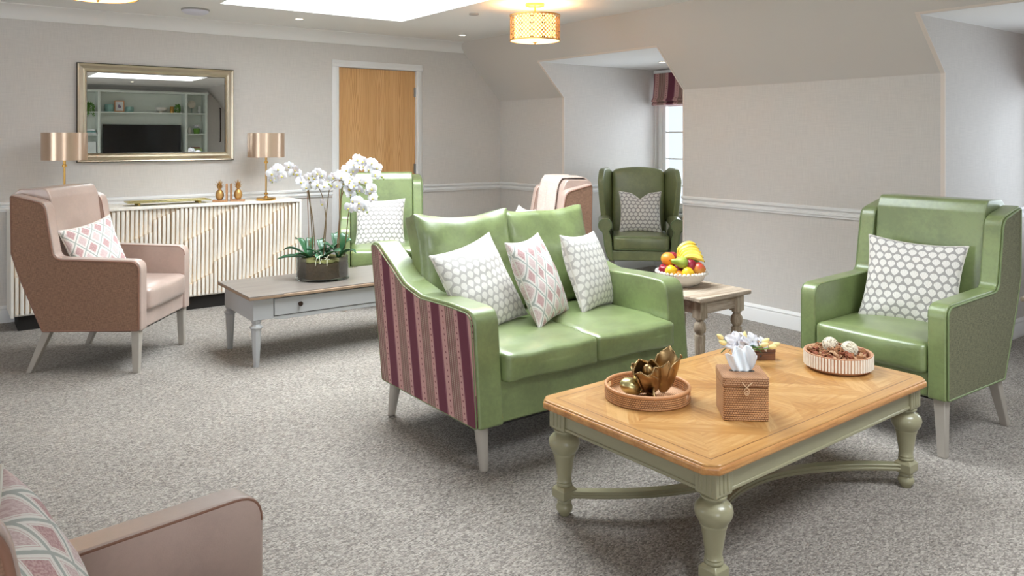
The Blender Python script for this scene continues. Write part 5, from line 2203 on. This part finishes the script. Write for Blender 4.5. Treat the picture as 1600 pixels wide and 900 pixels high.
gt = on_board('footed_tray', 1.585, 7.02)
tag(gt, 'long narrow pale gold footed tray on the sideboard below the mirror', 'tray')
bm = BM()
w_, d_ = .315, .075
prism(bm, [(-w_, -d_), (w_, -d_), (w_, d_), (-w_, d_)], .022, .026, 'z')
for a in ((-w_ - .012, w_ + .012, -d_ - .012, -d_), (-w_ - .012, w_ + .012, d_, d_ + .012), (-w_ - .012, -w_, -d_, d_), (w_, w_ + .012, -d_, d_)):
    box(bm, a[0], a[1], a[2], a[3], .024, .034)
obj('tray_body', bm, 'softgold', gt, bevel=.003)
for x in (-.24, .24):
    for y in (-.05, .05):
        bm = BM()
        lathe(bm, [(0, 0), (.012, 0), (.016, .010), (.010, .022), (0, .022)], 16, Matrix.Translation((x, y, 0)), cap=False)
        obj('foot', bm, 'softgold', gt)
bm = BM()
random.seed(9)
for k in range(46):
    x = -.30 + .6 * k / 45
    tube(bm, [(x, -.055, .0285), (x + random.uniform(-.01, .01), 0, .029), (x + random.uniform(-.01, .01), .055, .0285)], .0022, 5)
obj('etched_ribs', bm, 'softgold', gt)

# ------------------------------------------------------------------ mirror
mr = empty('wall_mirror', (1.565, YA, 1.655))
tag(mr, 'wide rectangular mirror in a champagne silver frame above the sideboard', 'mirror')
mw, mh = .632, .412
fp = [(0, 0, 1), (0, .030, 1), (.006, .036, 1), (.014, .034, 0), (.022, .028, 0), (.045, .036, 0), (.058, .034, 0), (.066, .024, 0), (.072, .026, 1), (.076, .020, 1), (.078, .012, 1)]
bm = BM()
rings = []
for o_, d_, mi in fp:
    rings.append(([bm.verts.new(((mw - o_) * i, -d_, (mh - o_) * j)) for i, j in ((-1, -1), (1, -1), (1, 1), (-1, 1))], mi))
for (A, ma), (B, mb) in zip(rings, rings[1:]):
    for k in range(4):
        f = bm.faces.new((A[k], A[(k + 1) % 4], B[(k + 1) % 4], B[k]))
        f.material_index = 1 if (ma and mb) else 0
obj('frame', bm, ['silver', 'darkedge'], mr, smooth=0)
bm = BM()
box(bm, -mw + .07, mw - .07, -.014, -.002, -mh + .07, mh - .07)
obj('mirror_glass', bm, 'mirror', mr, smooth=0)


# ------------------------------------------------------------------ ceiling fittings
def lattice():
    s = Sh('pierced_gold_lamp_band')
    u, v, _ = s.xyz(s.coord('UV'))
    uu, vv = s.ma('DIVIDE', u, .0306), s.ma('DIVIDE', v, .0306)
    def ring(du, dv):
        fu = s.ma('SUBTRACT', s.ma('FRACT', s.ma('ADD', uu, du)), .5)
        fv = s.ma('SUBTRACT', s.ma('FRACT', s.ma('ADD', vv, dv)), .5)
        r = s.ma('SQRT', s.ma('ADD', s.ma('MULTIPLY', fu, fu), s.ma('MULTIPLY', fv, fv)))
        return s.ma('LESS_THAN', s.ma('ABSOLUTE', s.ma('SUBTRACT', r, .45)), .055)
    k = s.ma('MAXIMUM', ring(0, 0), ring(.5, .5))
    # crosses in sparse pairs
    cu = s.ma('ABSOLUTE', s.ma('SUBTRACT', s.ma('FRACT', s.ma('DIVIDE', u, .090)), .5))
    cu = s.ma('ABSOLUTE', s.ma('SUBTRACT', cu, .1))
    cv = s.ma('ABSOLUTE', s.ma('SUBTRACT', s.ma('FRACT', s.ma('DIVIDE', s.ma('ADD', v, .012), .052)), .5))
    dd = s.ma('ADD', s.ma('MULTIPLY', cu, .090), s.ma('MULTIPLY', cv, .052))
    cr = s.ma('LESS_THAN', dd, .0075)
    gold = s.mix(cr, lin('D8A455'), lin('7A5426'))
    s.p(color=gold, rough=.35, metal=.6)
    tr = s.n('ShaderNodeBsdfTransparent')
    mx = s.n('ShaderNodeMixShader', {0: s.ma('MAXIMUM', k, cr), 1: tr.outputs[0], 2: s.b.outputs[0]})
    s.t.links.new(mx.outputs[0], s.out.inputs[0])
    return s.m


M['lattice'] = lattice()


def ceiling_lamp(label, x, y):
    root = empty('ceiling_light', (x, y, ZC))
    tag(root, label, 'ceiling light')
    R_ = .195
    zt, zb_ = -.095, -.290
    bm = BM()
    lathe(bm, [(0, 0), (.075, 0), (.075, -.018), (.02, -.024), (.008, -.03), (.008, zt - .01), (0, zt - .01)], 32, cap=False)
    obj('ceiling_rose', bm, 'lampgold', root)
    bm = BM()
    lathe(bm, [(R_, zb_), (R_, zt)], 96, cap=False)
    sh = obj('pierced_drum', bm, 'lattice', root, smooth=60)
    bm = BM()
    lathe(bm, [(R_ - .035, zb_ + .004), (R_ - .035, zt - .004)], 64, cap=False)
    obj('inner_shade', bm, 'glow', root, smooth=60)
    bm = BM()
    for z in (zt, zb_ + .003):
        lathe(bm, [(R_ + .002, z - .004), (R_ + .002, z + .005), (R_ - .004, z + .005), (R_ - .004, z - .004), (R_ + .002, z - .004)], 96, cap=False)
    for k in range(3):
        a = 2 * pi * k / 3
        tube(bm, [(0, 0, zt), (R_ * cos(a), R_ * sin(a), zt)], .003, 6)
    obj('drum_rim', bm, 'lampgold', root)
    bm = BM()
    lathe(bm, [(R_ - .004, zb_ + .004), (R_ - .03, zb_ - .004), (.08, zb_ - .008), (0, zb_ - .009)], 64, cap=False)
    obj('diffuser', bm, 'glow', root, smooth=80)
    bm = BM()
    lathe(bm, [(0, zb_ - .008), (.018, zb_ - .010), (.018, zb_ - .013), (.006, zb_ - .016), (.005, zb_ - .026), (0, zb_ - .028)], 20, cap=False)
    obj('finial', bm, 'lampgold', root)
    l = bpy.data.lights.new('bulb', 'POINT')
    l.energy = P_BULB
    l.color = (1.0, .62, .30)
    l.shadow_soft_size = .05
    o = bpy.data.objects.new('bulb', l)
    COL.objects.link(o)
    o.parent = root
    o.location = (0, 0, -.17)
    return root


ceiling_lamp('gold pierced drum ceiling light in view whole, near the window dormer', 3.755, 4.776)
ceiling_lamp('gold drum ceiling light cut off by the top edge, above the blush armchair', .70, 4.67)


def downlight(label, x, y, z=ZC):
    root = empty('downlight', (x, y, z))
    tag(root, label, 'downlight')
    bm = BM()
    lathe(bm, [(.030, -.001), (.042, -.001), (.045, -.004), (.042, -.006), (.031, -.004), (.030, -.001)], 32, cap=False)
    obj('bezel', bm, 'white', root)
    bm = BM()
    lathe(bm, [(0, -.002), (.030, -.002)], 32, cap=False)
    obj('lens', bm, 'spot', root, smooth=0)
    return root


downlight('recessed downlight between the rooflight and the mirror wall', 2.564, 6.60)
downlight('recessed downlight near the corner where the ceiling slope begins', 4.30, 6.66)
downlight('recessed downlight in the ceiling of the window dormer', 5.893, 5.42, ZD)
downlight('recessed downlight behind the camera that shows in the mirror', 2.95, -1.35)

sd = empty('smoke_detector', (1.70, 6.62, ZC))
tag(sd, 'round white domed fitting on the ceiling above the mirror', 'smoke detector')
bm = BM()
lathe(bm, [(0, -.0), (.108, -.0), (.108, -.012), (.100, -.014), (0, -.014)], 40, cap=False)
obj('base', bm, simple('grey_plastic', '9A9794', .5), sd)
bm = BM()
lathe(bm, [(.104, -.013), (.100, -.024), (.080, -.036), (.045, -.043), (0, -.045)], 40, cap=False)
obj('dome', bm, simple('white_diffuser', 'D9D8E4', .4), sd, smooth=80)
vt = empty('ceiling_sensor', (3.64, 5.46, ZC))
tag(vt, 'small flat round sensor on the ceiling right of the rooflight', 'sensor')
bm = BM()
lathe(bm, [(0, 0), (.040, 0), (.040, -.010), (.034, -.014), (0, -.014)], 32, cap=False)
obj('cover', bm, simple('pale_grey_plastic', 'BDB8B4', .5), vt)


# roman blinds
def blind(label, a, b):
    root = empty('roman_blind', (XD - .045, (a + b) / 2, 0))
    tag(root, label, 'blind')
    hw = (b - a) / 2 - .05
    prof = [(.0, 2.165), (-.004, 2.05), (-.016, 1.95), (-.022, 1.90), (-.040, 1.872), (-.050, 1.862), (-.046, 1.850), (-.020, 1.846), (-.030, 1.838), (-.044, 1.826), (-.040, 1.812), (-.014, 1.806), (.010, 1.812), (.014, 1.86), (.012, 2.165)]
    bm = BM()
    prism(bm, prof, -hw, hw, 'y')
    obj('folded_fabric', bm, 'blindstripe', root, smooth=40)
    bm = BM()
    box(bm, -.012, .030, -hw, hw, 2.166, 2.195)
    obj('headrail', bm, 'white', root)


blind('berry striped roman blind drawn up over the window in the far dormer', *D1)
blind('berry striped roman blind in the nearer dormer, at the right edge of the picture', *D2)

sk = empty('wall_socket', (5.78, D1[1], .56))
tag(sk, 'brushed metal wall socket left of the wingback chair in the dormer', 'wall socket')
bm = BM()
box(bm, -.075, .075, -.008, 0, -.045, .045)
obj('plate', bm, 'steel', sk, bevel=.003)
bm = BM()
for x in (-.035, .035):
    box(bm, x - .018, x + .018, -.0095, -.0082, -.028, .012)
    box(bm, x - .008, x + .008, -.0115, -.0082, .020, .032)
obj('outlet', bm, 'white', sk, bevel=.001)

# ------------------------------------------------------------------ shelving wall seen in the mirror
UY = YR
su = empty('shelving_unit', (3.1, UY, 0))
tag(su, 'built-in pale sage shelving unit opposite the mirror, holding the television', 'shelving')
def X(x): return x - 3.1
XA, X1, X2, XE = 1.40, 2.56, 4.17, 4.60
dd = .32
bm = BM()
box(bm, X(XA), X(XE), .0, .02, 0, 2.384)
obj('back_panel', bm, 'shelfpaint', su, smooth=0)
for x in (XA, X1, X2, XE - .03):
    bm = BM()
    box(bm, X(x) - .022, X(x) + .022, .02, dd, 0, 2.36)
    obj('upright', bm, 'shelfpaint', su, bevel=.002)
bm = BM()
box(bm, X(XA) - .03, X(XE) + .01, .02, dd + .015, 2.34, 2.384)
obj('cornice', bm, 'shelfpaint', su, bevel=.002)
for a, b, z in ((X1, X2, 1.955), (XA, X1, 1.955), (XA, X1, 1.51), (X2, XE - .03, 1.955), (X2, XE - .03, 1.525), (XA, X1, 1.10), (X2, XE - .03, 1.10), (X1, X2, .62)):
    bm = BM()
    box(bm, X(a) + .022, X(b) - .022, .02, dd - .005, z - .022, z)
    obj('shelf', bm, 'shelfpaint', su, bevel=.002)
bm = BM()
box(bm, X(XA), X(XE), .02, dd + .02, 0, .60)
obj('base_cupboard', bm, 'shelfpaint', su, bevel=.003)
tv = empty('television', (3.365, UY + .20, 1.30))
tag(tv, 'large black flat television in the shelving unit, reflected in the mirror', 'television')
bm = BM()
box(bm, -.725, .725, -.03, .02, -.41, .41)
obj('housing', bm, simple('black_plastic', '111214', .3), tv, bevel=.004)
bm = BM()
box(bm, -.715, .715, .0201, .0215, -.395, .40)
obj('screen', bm, 'black', tv, smooth=0)
bm = BM()
box(bm, -.25, .25, -.06, .06, -.677, -.665)
box(bm, -.04, .04, -.02, .0, -.665, -.40)
obj('stand', bm, 'black', tv)


def vessel(kind, label, x, z, prof, mat, cat, y=.17, seg=24):
    bm = BM()
    lathe(bm, prof, seg, cap=False)
    o = obj(kind, bm, mat, None, loc=(x, UY + y, z + .0005), smooth=60)
    return tag(o, label, cat)


def sidep(z): return z
zs1 = 1.955
vessel('ribbed_pot', 'blue-green pot left of the photo frame on the television shelf, seen in the mirror', 2.76, zs1, [(0, 0), (.075, 0), (.08, .01), (.08, .14), (.072, .15), (.066, .14), (.066, .02), (0, .015)], 'teal', 'pot')
vessel('ribbed_pot', 'short blue-green pot right of the photo frame, seen in the mirror', 3.13, zs1, [(0, 0), (.068, 0), (.073, .01), (.073, .10), (.066, .108), (.06, .10), (.06, .02), (0, .015)], 'teal', 'pot')
pf = empty('photo_frame', (2.945, UY + .16, zs1 + .002), 0)
pf.rotation_euler = (radians(6), 0, radians(8))
tag(pf, 'small wooden photo frame between the two blue-green pots, seen in the mirror', 'picture frame')
bm = BM()
for a in ((-.09, .09, 0, .022), (-.09, .09, .208, .23), (-.09, -.068, .022, .208), (.068, .09, .022, .208)):
    box(bm, a[0], a[1], -.01, .01, a[2], a[3])
obj('frame', bm, simple('light_oak_frame', 'D8A070', .5), pf, bevel=.002)
bm = BM()
box(bm, -.068, .068, -.004, .003, .022, .208)
obj('mount', bm, 'white', pf, smooth=0)
bm = BM()
prism(bm, [(-.018, .08), (.02, .075), (.035, .10), (.01, .14), (-.012, .15), (-.03, .12)], .0031, .0036, 'y')
obj('printed_picture', bm, simple('muted_mauve_print', '8A7890', .6), pf, smooth=0)
vessel('footed_bowl', 'white footed bowl on the shelf above the television, seen in the mirror', 3.72, zs1, [(0, 0), (.045, 0), (.03, .015), (.03, .03), (.09, .045), (.115, .08), (.115, .105), (.105, .11), (.10, .08), (.05, .045), (0, .04)], 'offwhite', 'bowl')
vessel('gold_pot', 'gold pot beside the trailing plant above the television, seen in the mirror', 3.925, zs1, [(0, 0), (.04, 0), (.04, .125), (.034, .13), (.032, .12), (.032, .02), (0, .01)], 'gold', 'pot')


def trailing(label, x, z, h_, n, spread, seed, pot='offwhite'):
    root = empty('trailing_plant', (x, UY + .17, z + .0005))
    tag(root, label, 'plant')
    bm = BM()
    lathe(bm, [(0, 0), (.04, 0), (.05, .10), (.045, .105), (.042, .095), (0, .09)], 20, cap=False)
    obj('pot', bm, pot, root)
    random.seed(seed)
    bm = BM()
    for k in range(n):
        a = random.uniform(.15, pi - .15)
        L = random.uniform(.5, 1) * h_
        pts = []
        for j in range(9):
            t = j / 8
            pts.append(Vector((cos(a) * spread * min(1, t * 2.2), sin(a) * spread * 1.6 * min(1, t * 2.2), .10 + .07 * sin(min(1, t * 2.2) * pi * .7) - L * max(0, t - .25) * 1.3)))
        tube(bm, pts, .0015, 4)
        for j in range(1, 9):
            for s2 in (-1, 1):
                c = pts[j]
                r_ = .014
                d = Vector((random.uniform(-1, 1), random.uniform(-.3, 1), random.uniform(-1, .6))).normalized()
                e = d.orthogonal().normalized()
                vs = [bm.verts.new(c), bm.verts.new(c + d * r_ + e * r_ * .7), bm.verts.new(c + d * r_ * 2.2), bm.verts.new(c + d * r_ - e * r_ * .7)]
                bm.faces.new(vs)
    obj('foliage', bm, 'leafmid', root, smooth=0)


trailing('trailing green plant right of the gold pot above the television, seen in the mirror', 4.03, zs1, .17, 14, .045, 4)
trailing('bushy trailing plant at the left end of the shelving, seen in the mirror', 2.40, zs1, .26, 26, .09, 8)
sh_ = empty('round_ornament', (4.31, UY + .17, zs1 + .0005))
tag(sh_, 'round pale disc ornament on a short green stand, seen in the mirror', 'ornament')
bm = BM()
lathe(bm, [(0, -.012), (.075, -.010), (.082, 0), (.075, .010), (0, .012)], 32, Matrix.Translation((0, 0, .185)) @ Matrix.Rotation(pi / 2, 4, 'X'), cap=False)
obj('disc', bm, simple('cream_shell_disc', 'DCD4C4', .6, vary=(40, .2)), sh_, smooth=60)
bm = BM()
lathe(bm, [(0, 0), (.03, 0), (.03, .008), (.006, .012), (.006, .105)], 16)
obj('stand', bm, 'teal', sh_)
vessel('candlestick', 'slender white candlestick beside the round disc ornament, seen in the mirror', 4.46, zs1, [(0, 0), (.032, 0), (.034, .012), (.018, .03), (.026, .05), (.018, .075), (.026, .10), (.020, .13), (.030, .145), (.024, .15), (0, .148)], 'white', 'candlestick')
vessel('small_urn', 'small grey-white urn left of the green pot of white flowers, seen in the mirror', 4.27, 1.525, [(0, 0), (.025, 0), (.035, .03), (.038, .07), (.022, .10), (.028, .13), (.02, .13), (0, .11)], 'offwhite', 'urn')
gp = empty('potted_flowers', (4.41, UY + .17, 1.5255))
tag(gp, 'bright green pot of white flowers on the narrow right-hand shelf, seen in the mirror', 'potted plant')
bm = BM()
lathe(bm, [(0, 0), (.055, 0), (.065, .11), (.06, .115), (.055, .105), (0, .1)], 24, cap=False)
obj('pot', bm, simple('bright_green_pot', '6FA23C', .5), gp)
random.seed(3)
bm = BM()
for k in range(26):
    a, q_ = random.uniform(0, 2 * pi), random.uniform(0, .06)
    ell(bm, (q_ * cos(a), q_ * sin(a), .13 + random.uniform(0, .05)), .019, .019, .015, seg=8)
obj('flower_heads', bm, 'petal', gp, smooth=60)


def books(label, x, z, items, rz=0):
    zz = z + .0005
    for k, (w_, d_, h_, m_, lab) in enumerate(items):
        root = empty('book', (x, UY + .17, zz), rz + .06 * (k % 3 - 1))
        tag(root, lab, 'book', label)
        bm = BM()
        box(bm, -w_ / 2, w_ / 2, -d_ / 2, d_ / 2, 0, .004)
        box(bm, -w_ / 2, w_ / 2, -d_ / 2, d_ / 2, h_ - .004, h_)
        box(bm, -w_ / 2, w_ / 2, d_ / 2 - .004, d_ / 2, .004, h_ - .004)
        obj('cover', bm, m_, root, smooth=0)
        bm = BM()
        box(bm, -w_ / 2 + .004, w_ / 2 - .004, -d_ / 2 + .004, d_ / 2 - .0045, .0042, h_ - .0042)
        obj('pages', bm, 'offwhite', root, smooth=0)
        zz += h_ + .0003


books('books lying on the left shelf', 2.40, 1.51, [(.24, .18, .035, 'book2', 'white book at the bottom of the left-hand pile, seen in the mirror'), (.23, .17, .03, 'book1', 'teal book in the middle of the left-hand pile, seen in the mirror'),
                                                      (.21, .16, .035, 'book2', 'white book on top of the left-hand pile, seen in the mirror')])
books('books lying on the right shelf', 4.385, 1.10, [(.27, .2, .03, 'book2', 'white book at the bottom of the right-hand pile, seen in the mirror'), (.26, .19, .03, 'book1', 'teal book second from the bottom of the right-hand pile, in the mirror'),
                                                      (.25, .19, .03, 'book3', 'pale green book third from the bottom of the right-hand pile, in the mirror'), (.22, .17, .03, 'book3', 'smaller pale green book high in the right-hand pile, in the mirror'), (.15, .13, .03, 'book4', 'small brown book topping the right-hand pile, seen in the mirror')])
bm = BM()
box(bm, -.10, .10, -.09, .09, 0, .27)
sbx = obj('storage_box', bm, None or simple('white_spotted_card', 'DDE2DE', .7, vary=(60, .1)), None, loc=(2.42, UY + .17, 1.1005), bevel=.004)
tag(sbx, 'pale storage box on the lower left shelf, seen in the mirror', 'box')
hd = empty('bar_handle', (4.93, YR, 1.72))
tag(hd, 'long dark vertical bar handle on the wall right of the shelving, seen in the mirror', 'handle')
bm = BM()
tube(bm, [(0, 0, .36), (0, .05, .36), (0, .055, .2), (0, .058, 0), (0, .055, -.2), (0, .05, -.36), (0, 0, -.36)], .012, 10)
obj('bar', bm, 'knob', hd, smooth=60)


# repeats of one kind share a group
GROUPS = {'wing_armchair': 'high-backed armchairs of one model', 'side_table': 'weathered wood side tables', 'table_lamp': 'pair of brass table lamps on the sideboard',
          'pineapple_bookend': 'pair of pineapple bookends', 'ceiling_light': 'gold drum ceiling lights', 'downlight': 'recessed downlights', 'roman_blind': 'berry striped roman blinds',
          'apple': 'apples in the fruit bowl', 'lemon': 'lemons in the fruit bowl', 'orange': 'oranges in the fruit bowl', 'ribbed_pot': 'blue-green pots on the shelf', 'trailing_plant': 'trailing plants on the shelving',
          'cushion': 'scatter cushions'}
for o in list(bpy.data.objects):
    k = o.name.split('.')[0]
    if o.parent is None and o.get('category') and k in GROUPS and 'group' not in o:
        o['group'] = GROUPS[k]
